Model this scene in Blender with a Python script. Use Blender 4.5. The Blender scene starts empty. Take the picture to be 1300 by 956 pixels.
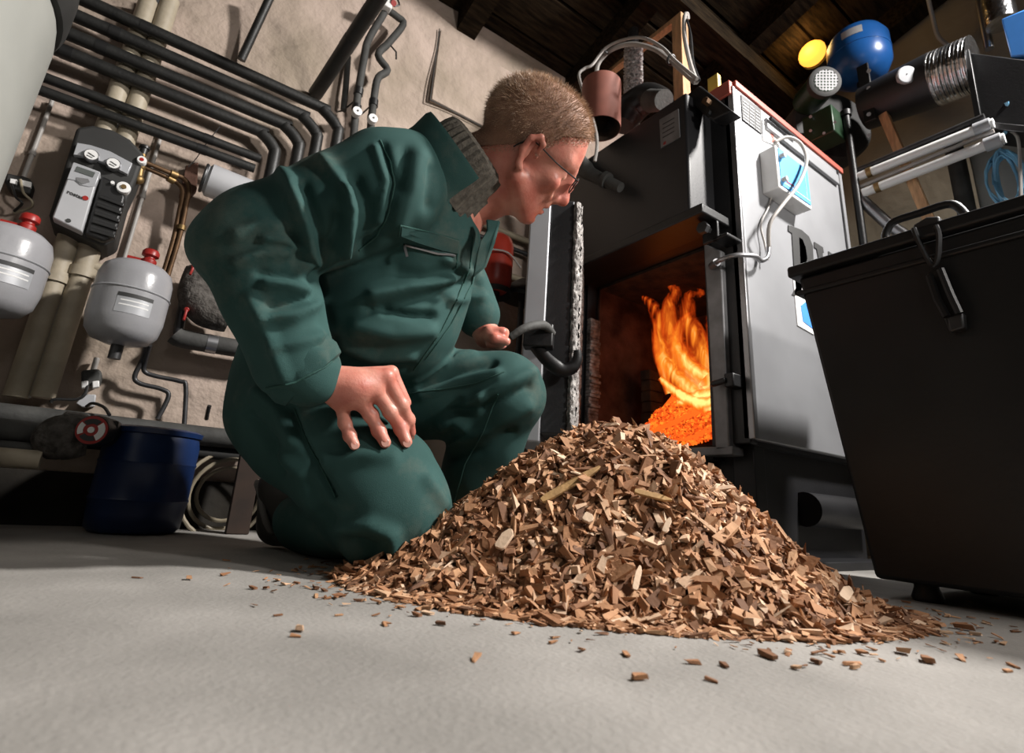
import bpy, bmesh, math, random
import numpy as np
from mathutils import Vector, Matrix
from mathutils.bvhtree import BVHTree
random.seed(7); RNG = np.random.default_rng(11)
scene = bpy.context.scene
COL = scene.collection

# ------------------------------------------------------------------ camera
FPX = 674.0; CX, CY = 650.0, 433.0; CAM_H = 0.12
def _n(v): v = np.array(v, float); return v / np.linalg.norm(v)
_ez = _n([153, -2254, 674]); _ex = np.array([1011, 277, 674.]); _ex = _n(_ex - (_ex @ _ez) * _ez)
_ey = np.cross(_ez, _ex)
ROT = np.array([_ex, _ey, _ez])            # photo-camera axes (right, down, forward) -> world
ORI = np.array([0, 0, CAM_H])
cd = bpy.data.cameras.new('camera'); cam = bpy.data.objects.new('camera', cd); COL.objects.link(cam)
r_, d_, f_ = ROT[:, 0], ROT[:, 1], ROT[:, 2]
cam.matrix_world = Matrix(((r_[0], -d_[0], -f_[0], 0), (r_[1], -d_[1], -f_[1], 0), (r_[2], -d_[2], -f_[2], CAM_H), (0, 0, 0, 1)))
cd.sensor_width = 36.0; cd.lens = FPX * 36.0 / 1300.0; cd.shift_y = -45.0 / 1300.0
cd.clip_start = 0.02; cd.clip_end = 50
cd.dof.use_dof = True; cd.dof.focus_distance = 0.95; cd.dof.aperture_fstop = 6.3
scene.camera = cam

# ------------------------------------------------------------------ world, lights, exposure
w = bpy.data.worlds.new('world'); scene.world = w; w.use_nodes = True
w.node_tree.nodes['Background'].inputs[0].default_value = (0.55, 0.6, 0.7, 1)
w.node_tree.nodes['Background'].inputs[1].default_value = 0.06
def area(name, loc, tgt, size, power, color, spread=180):
    l = bpy.data.lights.new(name, 'AREA'); l.shape = 'DISK'; l.spread = math.radians(spread); l.size = size; l.energy = power; l.color = color
    o = bpy.data.objects.new(name, l); COL.objects.link(o); o.location = loc
    o.rotation_euler = (Vector(tgt) - Vector(loc)).to_track_quat('-Z', 'Y').to_euler()
    return o
area('studio_flash_key', (1.95, -0.55, 2.25), (0.6, 0.9, 0.5), 0.26, 62, (1.0, 0.96, 0.92), 115)
area('added_low_light', (1.12, -0.62, 0.95), (0.55, 0.85, 0.62), 0.18, 9.5, (1.0, 0.95, 0.90), 130)  # unseen light added low on the right to brighten face and chest
area('added_fill_light', (0.15, -0.55, 1.2), (0.75, 1.0, 0.62), 0.4, 1.7, (1.0, 0.97, 0.94))  # unseen soft light added near the camera to lift the dark sides
scene.view_settings.view_transform = 'Standard'; scene.view_settings.look = 'None'
scene.view_settings.gamma = 1.0; scene.view_settings.use_curve_mapping = False
scene.view_settings.exposure = 0.0

# ------------------------------------------------------------------ helpers
def ray(u, v): return ROT @ np.array([(u - CX) / FPX, (v - CY) / FPX, 1.0])
def P(u, v, D): return ORI + D * ray(u, v)
def onX(u, v, x): r = ray(u, v); return ORI + x / r[0] * r
def onY(u, v, y): r = ray(u, v); return ORI + y / r[1] * r
def onZ(u, v, z=0.0): r = ray(u, v); return ORI + (z - CAM_H) / r[2] * r
def proj(p):
    q = (np.asarray(p) - ORI) @ ROT
    return q[..., 0] / q[..., 2] * FPX + CX, q[..., 1] / q[..., 2] * FPX + CY, q[..., 2]
WY = 1.6                                     # the pipe wall stands at this depth
def wl(u, v, off=0.0): return onY(u, v, WY - off)

MATS = {}
def mat(name, col, rough=0.6, metal=0.0, var=0.15, scale=12.0, bump=0.0, bscale=60.0, col2=None, spec=0.5, detail=5.0, fac=(0.35, 0.65), sss=0.0, stretch=None, coat=0.0):
    m = bpy.data.materials.new(name); m.use_nodes = True; nt = m.node_tree; b = nt.nodes['Principled BSDF']
    b.inputs['Roughness'].default_value = rough; b.inputs['Metallic'].default_value = metal
    b.inputs['Specular IOR Level'].default_value = spec; b.inputs['Coat Weight'].default_value = coat
    tc = nt.nodes.new('ShaderNodeTexCoord'); src = tc.outputs['Object']
    if stretch:
        mp = nt.nodes.new('ShaderNodeMapping'); mp.inputs['Scale'].default_value = stretch
        nt.links.new(src, mp.inputs[0]); src = mp.outputs[0]
    nz = nt.nodes.new('ShaderNodeTexNoise'); nz.inputs['Scale'].default_value = scale; nz.inputs['Detail'].default_value = detail
    nt.links.new(src, nz.inputs['Vector'])
    cr = nt.nodes.new('ShaderNodeValToRGB')
    c2 = col2 if col2 else tuple(min(1, c * (1 + var)) for c in col)
    c1 = col if col2 else tuple(c * (1 - var) for c in col)
    cr.color_ramp.elements[0].color = (*c1, 1); cr.color_ramp.elements[1].color = (*c2, 1)
    cr.color_ramp.elements[0].position = fac[0]; cr.color_ramp.elements[1].position = fac[1]
    nt.links.new(nz.outputs['Fac'], cr.inputs[0]); nt.links.new(cr.outputs[0], b.inputs['Base Color'])
    if sss:
        b.inputs['Subsurface Weight'].default_value = sss; b.inputs['Subsurface Radius'].default_value = (0.012, 0.004, 0.002); b.inputs['Subsurface Scale'].default_value = 1.0
    if bump:
        n2 = nt.nodes.new('ShaderNodeTexNoise'); n2.inputs['Scale'].default_value = bscale; n2.inputs['Detail'].default_value = 4
        nt.links.new(src, n2.inputs['Vector'])
        bp = nt.nodes.new('ShaderNodeBump'); bp.inputs['Strength'].default_value = 1.0; bp.inputs['Distance'].default_value = bump
        nt.links.new(n2.outputs['Fac'], bp.inputs['Height']); nt.links.new(bp.outputs[0], b.inputs['Normal'])
    MATS[name] = m
    return m
def emit(name, col, strength):
    m = bpy.data.materials.new(name); m.use_nodes = True; nt = m.node_tree; b = nt.nodes['Principled BSDF']
    b.inputs['Base Color'].default_value = (*col, 1); b.inputs['Emission Color'].default_value = (*col, 1); b.inputs['Emission Strength'].default_value = strength
    MATS[name] = m; return m

ORG = {}
class MB:
    """collects shapes given in world metres; build() links them as one mesh object"""
    def __init__(s): s.v = []; s.f = []
    def add(s, vs, fs):
        o = len(s.v); s.v += [tuple(map(float, p)) for p in vs]; s.f += [tuple(i + o for i in f) for f in fs]; return s
    def prism(s, pts, ext):
        n = len(pts); e = np.array(ext, float)
        a = [np.array(p, float) for p in pts]; b = [p + e for p in a]
        return s.add(a + b, [tuple(range(n))[::-1], tuple(range(n, 2 * n))] + [(i, (i + 1) % n, n + (i + 1) % n, n + i) for i in range(n)])
    def box(s, lo, hi):
        x0, y0, z0 = lo; x1, y1, z1 = hi
        return s.prism([(x0, y0, z0), (x1, y0, z0), (x1, y1, z0), (x0, y1, z0)], (0, 0, z1 - z0))
    def obox(s, c, ax, ay, az):
        c, ax, ay, az = [np.array(q, float) for q in (c, ax, ay, az)]
        return s.prism([c - ax - ay - az, c + ax - ay - az, c + ax + ay - az, c - ax + ay - az], 2 * az)
    def bar(s, p0, p1, w, h, up=(0, 0, 1)):
        p0, p1 = np.array(p0, float), np.array(p1, float); d = _n(p1 - p0); sd = np.cross(d, up); sd = _n(sd) if np.linalg.norm(sd) > 1e-4 else np.array([1., 0, 0])
        u = np.cross(sd, d)
        return s.prism([p0 - sd * w / 2 - u * h / 2, p0 + sd * w / 2 - u * h / 2, p0 + sd * w / 2 + u * h / 2, p0 - sd * w / 2 + u * h / 2], p1 - p0)
    def tube(s, pts, r, seg=12, smooth=0, caps=True, sq=1.0):
        pts = [np.array(p, float) for p in pts]; rs = list(r) if hasattr(r, '__len__') else [r] * len(pts)
        if smooth and len(pts) > 2:
            q, qr = [], []; n = len(pts)
            for i in range(n - 1):
                p0, p1, p2, p3 = pts[max(i - 1, 0)], pts[i], pts[i + 1], pts[min(i + 2, n - 1)]
                for k in range(smooth):
                    t = k / smooth
                    q.append(.5 * ((2 * p1) + (-p0 + p2) * t + (2 * p0 - 5 * p1 + 4 * p2 - p3) * t * t + (-p0 + 3 * p1 - 3 * p2 + p3) * t ** 3)); qr.append(rs[i] * (1 - t) + rs[i + 1] * t)
            q.append(pts[-1]); qr.append(rs[-1]); pts, rs = q, qr
        n = len(pts); tan = []
        for i in range(n):
            d = pts[min(i + 1, n - 1)] - pts[max(i - 1, 0)]; tan.append(_n(d) if np.linalg.norm(d) > 1e-9 else np.array([0, 0, 1.]))
        a = np.cross(tan[0], [0, 0, 1.]); a = _n(a) if np.linalg.norm(a) > 1e-3 else np.array([1., 0, 0])
        vs, fs = [], []
        for i in range(n):
            a = a - (a @ tan[i]) * tan[i]; a = _n(a); b = np.cross(tan[i], a)
            for k in range(seg):
                t = 2 * math.pi * k / seg; vs.append(pts[i] + rs[i] * (math.cos(t) * a + sq * math.sin(t) * b))
        for i in range(n - 1):
            for k in range(seg): fs.append((i * seg + k, i * seg + (k + 1) % seg, (i + 1) * seg + (k + 1) % seg, (i + 1) * seg + k))
        if caps: fs += [tuple(range(seg))[::-1], tuple(range((n - 1) * seg, n * seg))]
        return s.add(vs, fs)
    def cyl(s, p0, p1, r0, r1=None, seg=20): return s.tube([p0, p1], [r0, r0 if r1 is None else r1], seg)
    def lathe(s, prof, p0, axis=(0, 0, 1), seg=32, ref=None, a0=0.0, a1=2 * math.pi, rmod=None):
        ax = _n(axis); p0 = np.array(p0, float); a = np.array(ref, float) if ref is not None else (np.array([1., 0, 0]) if abs(ax[0]) < .9 else np.array([0, 1., 0]))
        a = _n(a - (a @ ax) * ax); b = np.cross(ax, a); full = abs(a1 - a0 - 2 * math.pi) < 1e-6
        m = seg if full else seg + 1; vs, fs = [], []
        for (r, t) in prof:
            for k in range(m):
                th = a0 + (a1 - a0) * k / seg; rr = max(r, 1e-5) + (rmod(th) if rmod and r > 1e-4 else 0); vs.append(p0 + ax * t + rr * (math.cos(th) * a + math.sin(th) * b))
        for i in range(len(prof) - 1):
            for k in range(seg):
                k2 = (k + 1) % m; fs.append((i * m + k, i * m + k2, (i + 1) * m + k2, (i + 1) * m + k))
        return s.add(vs, fs)
    def ball(s, c, rx, ry=None, rz=None, seg=14):
        ry = rx if ry is None else ry; rz = rx if rz is None else rz; c = np.array(c, float); vs, fs = [], []; rg = seg // 2
        for i in range(rg + 1):
            ph = math.pi * i / rg
            for k in range(seg):
                t = 2 * math.pi * k / seg; vs.append(c + np.array([rx * math.sin(ph) * math.cos(t), ry * math.sin(ph) * math.sin(t), rz * math.cos(ph)]))
        for i in range(rg):
            for k in range(seg): fs.append((i * seg + k, (i + 1) * seg + k, (i + 1) * seg + (k + 1) % seg, i * seg + (k + 1) % seg))
        return s.add(vs, fs)
    def torus(s, c, axis, R, r, seg=24, tseg=8, a0=0.0, a1=2 * math.pi, ref=None):
        return s.lathe([(R + r * math.cos(2 * math.pi * k / tseg), r * math.sin(2 * math.pi * k / tseg)) for k in range(tseg + 1)], c, axis, seg, ref, a0, a1)
    def build(s, name, m, parent=None, smooth=True, bevel=0.0, ang=40, seg=2, label=None):
        return mesh_obj(name, np.array(s.v), s.f, m, parent, smooth, bevel, ang, seg, label)
def mesh_obj(name, v, faces, m, parent=None, smooth=True, bevel=0.0, ang=40, seg=2, label=None, recalc=True):
    v = np.asarray(v, float)
    org = ORG[parent] if parent is not None else np.array([(v[:, 0].min() + v[:, 0].max()) / 2, (v[:, 1].min() + v[:, 1].max()) / 2, v[:, 2].min()])
    me = bpy.data.meshes.new(name)
    me.from_pydata((v - org).tolist(), [], faces if isinstance(faces, list) else faces.tolist())
    if recalc:
        bm = bmesh.new(); bm.from_mesh(me)
        bmesh.ops.remove_doubles(bm, verts=bm.verts, dist=2e-6); bmesh.ops.recalc_face_normals(bm, faces=bm.faces); bm.to_mesh(me); bm.free()
    if smooth:
        me.polygons.foreach_set('use_smooth', [True] * len(me.polygons)); me.set_sharp_from_angle(angle=math.radians(ang))
    o = bpy.data.objects.new(name, me); COL.objects.link(o)
    me.materials.append(MATS[m] if isinstance(m, str) else m)
    if parent is None: o.location = org
    else: o.parent = parent
    ORG[o] = org
    if bevel:
        bv = o.modifiers.new('bevel', 'BEVEL'); bv.width = bevel; bv.segments = seg; bv.limit_method = 'ANGLE'; bv.angle_limit = math.radians(35)
    if label: o['label'] = label
    return o
def thing(name, label, cat, loc, group=None):
    o = bpy.data.objects.new(name, None); COL.objects.link(o); o.location = loc; o.empty_display_size = .05
    ORG[o] = np.array(loc, float); o['label'] = label; o['category'] = cat
    if group: o['group'] = group
    return o
def tag(o, label, cat, group=None):
    o['label'] = label; o['category'] = cat
    if group: o['group'] = group
    return o
def struct(o, label=None):
    o['kind'] = 'structure'
    if label: o['label'] = label
    return o
def plateY(pix, y, thick): return MB().prism([onY(u, v, y) for u, v in pix], (0, thick, 0))
def plateX(pix, x, thick): return MB().prism([onX(u, v, x) for u, v in pix], (thick, 0, 0))

# ------------------------------------------------------------------ materials
mat('plaster', (0.29, 0.235, 0.18), 0.9, var=0.2, scale=3.0, bump=0.016, bscale=16, col2=(0.50, 0.395, 0.335))
mat('plaster_grey', (0.24, 0.205, 0.15), 0.9, var=0.15, scale=4.0, bump=0.004, bscale=20)
mat('concrete', (0.215, 0.205, 0.188), 0.82, scale=6.0, bump=0.0012, bscale=180, col2=(0.335, 0.318, 0.295), fac=(.3, .7))
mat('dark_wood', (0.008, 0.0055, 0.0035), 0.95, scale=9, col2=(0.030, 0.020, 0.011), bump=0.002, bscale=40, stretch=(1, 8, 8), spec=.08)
mat('pine', (0.52, 0.30, 0.155), 0.7, var=.2, scale=18, stretch=(6, 6, 1), bump=.0006, bscale=60)
mat('pipe_foam', (0.013, 0.013, 0.012), 0.5, var=.35, scale=25, bump=.0006, bscale=140)
mat('grey_foam', (0.045, 0.045, 0.042), 0.75, var=.3, scale=20, bump=.001, bscale=120)
mat('fuzzy_wrap', (0.04, 0.035, 0.03), 0.95, scale=60, col2=(0.11, 0.10, 0.09), bump=.006, bscale=110)
mat('beige_wrap', (0.36, 0.31, 0.23), 0.55, var=.12, scale=20, bump=.0008, bscale=90)
mat('tank_grey', (0.33, 0.335, 0.31), 0.45, var=.08, scale=6)
mat('vessel_white', (0.31, 0.31, 0.325), 0.28, var=.06, scale=9, bump=.0002, bscale=200)
mat('black_plastic', (0.012, 0.012, 0.012), 0.42, var=.2)
mat('soft_black', (0.022, 0.022, 0.021), 0.7, var=.2)
mat('silver_plastic', (0.42, 0.43, 0.45), 0.35, metal=.25, var=.06)
mat('light_grey', (0.40, 0.405, 0.42), 0.4, var=.06)
mat('display', (0.09, 0.10, 0.095), 0.3, var=.1)
mat('red_plastic', (0.30, 0.016, 0.012), 0.4, var=.15)
mat('red_paint', (0.35, 0.035, 0.02), 0.35, var=.2)
mat('trim_red', (0.36, 0.075, 0.05), 0.55, var=.15)
mat('white_plastic', (0.75, 0.75, 0.74), 0.4, var=.04)
mat('ink', (0.03, 0.03, 0.03), 0.6, var=.05)
mat('copper', (0.12, 0.07, 0.038), 0.6, metal=.8, var=.25, scale=30)
mat('brass', (0.24, 0.16, 0.07), 0.5, metal=.85, var=.2)
mat('steel', (0.32, 0.32, 0.33), 0.36, metal=.9, var=.12)
mat('dark_steel', (0.06, 0.06, 0.062), 0.45, metal=.7, var=.25, scale=20)
mat('black_paint', (0.006, 0.006, 0.0065), 0.45, var=.3, scale=10, bump=.0004, bscale=90, spec=.45)
mat('boiler_black', (0.011, 0.011, 0.0125), 0.48, var=.25, scale=8, bump=.0003, bscale=150)
mat('silver_sheet', (0.31, 0.315, 0.33), 0.42, metal=.35, var=.10, scale=4, bump=.0003, bscale=30, detail=3)
mat('frame_grey', (0.20, 0.20, 0.205), 0.5, metal=.5, var=.25, scale=15)
mat('rust', (0.035, 0.014, 0.007), 0.95, scale=9, col2=(0.17, 0.085, 0.06), bump=.004, bscale=70)
mat('rust_paint', (0.19, 0.062, 0.042), 0.7, var=.15, scale=10)
mat('soot', (0.012, 0.010, 0.009), 0.95, scale=18, col2=(0.06, 0.035, 0.02), bump=.004, bscale=60)
mat('ash_edge', (0.10, 0.09, 0.085), 0.95, scale=40, col2=(0.42, 0.40, 0.38), bump=.004, bscale=150)
mat('barrel_blue', (0.006, 0.022, 0.085), 0.4, var=.15)
mat('tank_blue', (0.012, 0.085, 0.29), 0.3, var=.12, scale=8)
mat('bright_blue', (0.07, 0.28, 0.78), 0.4, var=.05)
mat('panel_blue', (0.10, 0.38, 0.75), 0.4, var=.06)
mat('cable_blue', (0.18, 0.42, 0.62), 0.35, var=.2)
mat('motor_green', (0.008, 0.028, 0.011), 0.4, var=.3, scale=12)
mat('cable_grey', (0.33, 0.31, 0.29), 0.5, var=.08)
mat('hose_cream', (0.28, 0.24, 0.17), 0.5, var=.1)
mat('foil', (0.62, 0.62, 0.63), 0.22, metal=1, var=.2, scale=20, bump=.004, bscale=45)
mat('crumpled', (0.20, 0.18, 0.175), 0.6, metal=.3, scale=90, col2=(0.55, 0.51, 0.50), bump=.004, bscale=120)
mat('yellow_tape', (0.62, 0.45, 0.06), 0.5, var=.1)
mat('cloth_green', (0.016, 0.050, 0.045), 0.85, scale=9, col2=(0.028, 0.075, 0.069), bump=.0004, bscale=900, spec=.25, fac=(.3, .7))
def worn_cloth():
    nt = MATS['cloth_green'].node_tree; b = nt.nodes['Principled BSDF']; src = b.inputs['Base Color'].links[0].from_socket
    tc = nt.nodes.new('ShaderNodeTexCoord'); nz = nt.nodes.new('ShaderNodeTexNoise'); nz.inputs['Scale'].default_value = 7; nz.inputs['Detail'].default_value = 7; nz.inputs['Roughness'].default_value = .7
    nt.links.new(tc.outputs['Object'], nz.inputs['Vector']); mr = nt.nodes.new('ShaderNodeMapRange'); mr.inputs['From Min'].default_value = .53; mr.inputs['From Max'].default_value = .75; mr.inputs['To Max'].default_value = .6
    nt.links.new(nz.outputs['Fac'], mr.inputs[0]); mx = nt.nodes.new('ShaderNodeMix'); mx.data_type = 'RGBA'; mx.inputs[7].default_value = (.115, .125, .10, 1)
    nt.links.new(mr.outputs[0], mx.inputs['Factor']); nt.links.new(src, mx.inputs[6]); nt.links.new(mx.outputs[2], b.inputs['Base Color'])
worn_cloth()
mat('cloth_seam', (0.012, 0.055, 0.045), 0.9, var=.2, bump=.001, bscale=300)
mat('knit', (0.085, 0.075, 0.06), 0.95, var=.3, scale=120, bump=.0015, bscale=300)
mat('skin', (0.44, 0.135, 0.098), 0.42, scale=22, col2=(0.58, 0.26, 0.195), bump=.0005, bscale=220, sss=.15, spec=.4)
mat('lip', (0.36, 0.10, 0.085), 0.45, var=.1, sss=.1)
mat('nail', (0.60, 0.33, 0.27), 0.28, var=.05)
mat('hair_fair', (0.24, 0.14, 0.075), 0.42, scale=60, col2=(0.54, 0.38, 0.26), spec=.5)
mat('scalp', (0.23, 0.125, 0.08), 0.7, var=.2, scale=40, bump=.001, bscale=300)
mat('boot', (0.02, 0.018, 0.015), 0.6, var=.3, bump=.001)
mat('rubber', (0.10, 0.095, 0.09), 0.8, var=.15)
mat('chip', (0.22, 0.105, 0.048), 0.8, scale=30, col2=(0.50, 0.29, 0.16), bump=.0008, bscale=160, stretch=(1, 1, 1), fac=(.25, .75))
mat('chip_pale', (0.62, 0.45, 0.31), 0.75, var=.15, scale=40, bump=.0006, bscale=200)
mat('splinter', (0.42, 0.25, 0.10), 0.75, var=.18, scale=30, bump=.0006, bscale=200)
mat('eye', (0.55, 0.5, 0.47), 0.15, var=.02)
mat('lens', (0.9, 0.9, 0.9), 0.05)
_l = MATS['lens'].node_tree.nodes['Principled BSDF']; _l.inputs['Transmission Weight'].default_value = 1; _l.inputs['IOR'].default_value = 1.05
# chips: colour varies from chip to chip
def chip_material():
    m = MATS['chip']; nt = m.node_tree; b = nt.nodes['Principled BSDF']
    g = nt.nodes.new('ShaderNodeNewGeometry'); oi = nt.nodes.new('ShaderNodeObjectInfo')
    ad = nt.nodes.new('ShaderNodeMath'); ad.operation = 'ADD'; nt.links.new(g.outputs['Random Per Island'], ad.inputs[0]); nt.links.new(oi.outputs['Random'], ad.inputs[1])
    fr = nt.nodes.new('ShaderNodeMath'); fr.operation = 'FRACT'; nt.links.new(ad.outputs[0], fr.inputs[0])
    cr = nt.nodes.new('ShaderNodeValToRGB'); e = cr.color_ramp.elements
    e[0].color = (0.12, 0.055, 0.026, 1); e[1].color = (0.66, 0.48, 0.34, 1); e[1].position = 1.0
    for p, c in ((.25, (.26, .12, .055, 1)), (.6, (.43, .22, .108, 1)), (.86, (.54, .32, .18, 1))):
        q = e.new(p); q.color = c
    nt.links.new(fr.outputs[0], cr.inputs[0])
    mx = nt.nodes.new('ShaderNodeMix'); mx.data_type = 'RGBA'; mx.blend_type = 'MULTIPLY'; mx.inputs['Factor'].default_value = .75
    src = b.inputs['Base Color'].links[0].from_socket
    cr0 = src.node; cr0.color_ramp.elements[0].color = (.55, .5, .45, 1); cr0.color_ramp.elements[1].color = (1.15, 1.12, 1.08, 1)
    nt.links.new(cr.outputs[0], mx.inputs[6]); nt.links.new(src, mx.inputs[7]); nt.links.new(mx.outputs[2], b.inputs['Base Color'])
chip_material()

# ------------------------------------------------------------------ the room
mat('shade_dark', (.018, .015, .011), .9, var=.4, scale=10, bump=.002, bscale=40)  # near-black colour for the shade painted at the wall foot
XB = 2.45                                     # back wall
def ceil_z(y): return 2.06 + .30 * (WY - y)
o = MB().box((-2.6, -2.8, -.06), (XB, WY, 0)).build('floor', 'concrete', smooth=False); struct(o, 'bare grey concrete floor')
# pipe wall, with an uneven hand-plastered face
def rough_wall():
    nx, nz = 150, 90; xs = np.linspace(-2.6, XB, nx); zs = np.linspace(0, 2.05, nz)
    X, Z = np.meshgrid(xs, zs, indexing='ij')
    bump = np.zeros_like(X)
    for k in range(26):
        a, b, ph = RNG.normal(0, 9), RNG.normal(0, 11), RNG.uniform(0, 6.28); bump += np.sin(a * X + b * Z + ph) * .0016
    m_ = np.clip((Z - .95) / .3, 0, 1) * np.clip((.75 - X) / .2, 0, 1)
    Y = WY + bump * (.25 + m_ * 1.3)
    v = np.stack([X, Y, Z], -1).reshape(-1, 3)
    back = v.copy(); back[:, 1] = WY + .16
    idx = np.arange(nx * nz).reshape(nx, nz); f = []
    q = np.stack([idx[:-1, :-1], idx[1:, :-1], idx[1:, 1:], idx[:-1, 1:]], -1).reshape(-1, 4)
    bx = [(-2.6, WY + .02, 0), (XB, WY + .02, 0), (XB, WY + .16, 0), (-2.6, WY + .16, 0), (-2.6, WY + .02, 2.05), (XB, WY + .02, 2.05), (XB, WY + .16, 2.05), (-2.6, WY + .16, 2.05)]
    n = len(v); fs = q.tolist() + [[n + i for i in t] for t in ([0, 3, 2, 1], [4, 5, 6, 7], [0, 1, 5, 4], [1, 2, 6, 5], [2, 3, 7, 6], [3, 0, 4, 7])]
    return mesh_obj('wall_left', np.vstack([v, np.array(bx)]), fs, 'plaster', recalc=False)
struct(rough_wall(), 'rough pale plaster wall carrying the pipes')
o = MB().box((XB, -2.8, 0), (XB + .12, WY + .16, 3.1)).build('wall_back', 'plaster_grey', smooth=False); struct(o, 'grey plaster wall behind the boiler')
o = MB().box((-2.72, -2.8, 0), (-2.6, WY + .16, 3.1)).build('wall_near', 'plaster_grey', smooth=False); struct(o)
o = MB().box((-2.72, -2.92, 0), (XB + .12, -2.8, 3.1)).build('wall_right', 'plaster_grey', smooth=False); struct(o)
o = MB().box((-2.6, WY - .012, 0), (XB, WY + .01, .115)).build('foot_shade_strip', 'shade_dark', smooth=False); struct(o, 'dark strip painting the shade along the foot of the pipe wall')  # added strip: its dark colour paints the shade low on the wall
# a plain hatch let into the wall
hp = [onY(558, 37, WY - .012), onY(548, 126, WY - .012)]
hx0, hx1, hz0, hz1 = hp[1][0], hp[1][0] + .44, hp[1][2], hp[0][2]
t = thing('wall_hatch', 'plain pale hatch panel let into the wall left of the head', 'hatch', ((hx0 + hx1) / 2, WY - .01, hz0))
MB().box((hx0, WY - .014, hz0), (hx1, WY + .03, hz1)).build('panel', 'plaster', t, bevel=.002)
MB().tube([(hx0 - .006, WY - .013, hz0 - .006), (hx0 - .006, WY - .013, hz1), ], .0025, 6).tube([(hx0 - .006, WY - .013, hz0 - .006), (hx1, WY - .013, hz0 - .006)], .0025, 6).build('edge_strip', 'grey_foam', t)
# sloping board ceiling on rafters
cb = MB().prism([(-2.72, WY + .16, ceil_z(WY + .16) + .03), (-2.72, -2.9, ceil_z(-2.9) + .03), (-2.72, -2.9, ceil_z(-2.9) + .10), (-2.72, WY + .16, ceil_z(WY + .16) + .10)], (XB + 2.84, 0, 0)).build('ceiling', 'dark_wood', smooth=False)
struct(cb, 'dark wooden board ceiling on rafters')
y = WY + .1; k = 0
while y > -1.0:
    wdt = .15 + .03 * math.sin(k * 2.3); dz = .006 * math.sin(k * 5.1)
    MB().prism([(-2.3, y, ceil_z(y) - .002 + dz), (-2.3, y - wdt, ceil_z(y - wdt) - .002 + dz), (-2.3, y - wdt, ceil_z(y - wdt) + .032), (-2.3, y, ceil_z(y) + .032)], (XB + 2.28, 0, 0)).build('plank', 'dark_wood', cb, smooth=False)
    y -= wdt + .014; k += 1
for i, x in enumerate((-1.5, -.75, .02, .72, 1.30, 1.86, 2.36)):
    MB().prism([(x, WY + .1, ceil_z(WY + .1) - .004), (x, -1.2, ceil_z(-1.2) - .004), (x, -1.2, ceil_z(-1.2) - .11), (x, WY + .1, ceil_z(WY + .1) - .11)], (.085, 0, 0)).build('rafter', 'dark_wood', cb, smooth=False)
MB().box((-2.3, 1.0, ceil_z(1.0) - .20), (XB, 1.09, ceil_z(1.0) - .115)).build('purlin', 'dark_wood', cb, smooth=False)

# ------------------------------------------------------------------ pipe wall, left part of the photo
def pipe_thing(name, pts, r, m, label, cat='pipe', group=None, smooth=5, clips=(), seg=14, clip_mat='steel', clip_r=1.13):
    """a pipe as a thing: tube plus its clips or bands"""
    pts = [np.array(p, float) for p in pts]
    t = thing(name, label, cat, pts[0], group)
    MB().tube(pts, r, seg, smooth).build('tube', m, t)
    for c in clips:                          # (fraction along the polyline, material)
        fr, cm, cr, cw = c; L = [0]
        for a, b in zip(pts, pts[1:]): L.append(L[-1] + np.linalg.norm(b - a))
        s = fr * L[-1]
        for i in range(len(pts) - 1):
            if s <= L[i + 1] + 1e-9:
                d = _n(pts[i + 1] - pts[i]); q = pts[i] + d * (s - L[i]); MB().cyl(q - d * cw, q + d * cw, r * cr, seg=seg).build('clip', cm, t); break
    return t
OFFP = .085
def hpipe(p0, p1, bend=None, name='insulated_pipe', label='', r=.0168, clips=()):
    a, b = wl(*p0, OFFP), wl(*p1, OFFP); z = (a[2] + b[2]) / 2; a[2] = b[2] = z
    a = a.copy(); a[0] = -1.2
    pts = [a, (a + b) / 2, b]
    if bend is not None:
        q = wl(*bend, OFFP); pts = [a, (a + b) / 2, b - np.array([.03, 0, 0]), b + np.array([.012, 0, -.004]), np.array([q[0] - .008, q[1], z - (q[0] - b[0]) * .6]), np.array([q[0], q[1], z - (q[0] - b[0]) - .02]), np.array([q[0], q[1], .75])]
        pts = [np.array(p) for p in pts]
    return pipe_thing(name, pts, r, 'pipe_foam', label, group='black insulated pipes along the wall', clips=clips)
hpipe((101, 0), (405, 133), (428, 175), label='topmost black insulated pipe bending down at its right end', clips=((.50, 'black_plastic', 1.05, .012),))
hpipe((76, 8), (378, 146), (402, 180), label='second black insulated pipe from the top with bent right end', clips=((.50, 'black_plastic', 1.05, .012),))
hpipe((76, 33), (355, 160), (377, 199), label='third black insulated pipe from the top with bent right end', clips=((.52, 'black_plastic', 1.05, .012),))
hpipe((68, 58), (326, 167), (347, 204), label='fourth black insulated pipe down, the lowest of the bent ones', clips=((.52, 'black_plastic', 1.05, .012),))
hpipe((56, 94), (330, 205), None, label='straight black pipe just below the bent pipes', r=.0125, clips=((.9, 'black_plastic', 1.08, .012),))
hpipe((48, 107), (322, 219), None, label='lowest straight black pipe crossing above the control unit', r=.0125, clips=((.9, 'black_plastic', 1.08, .012),))
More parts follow.
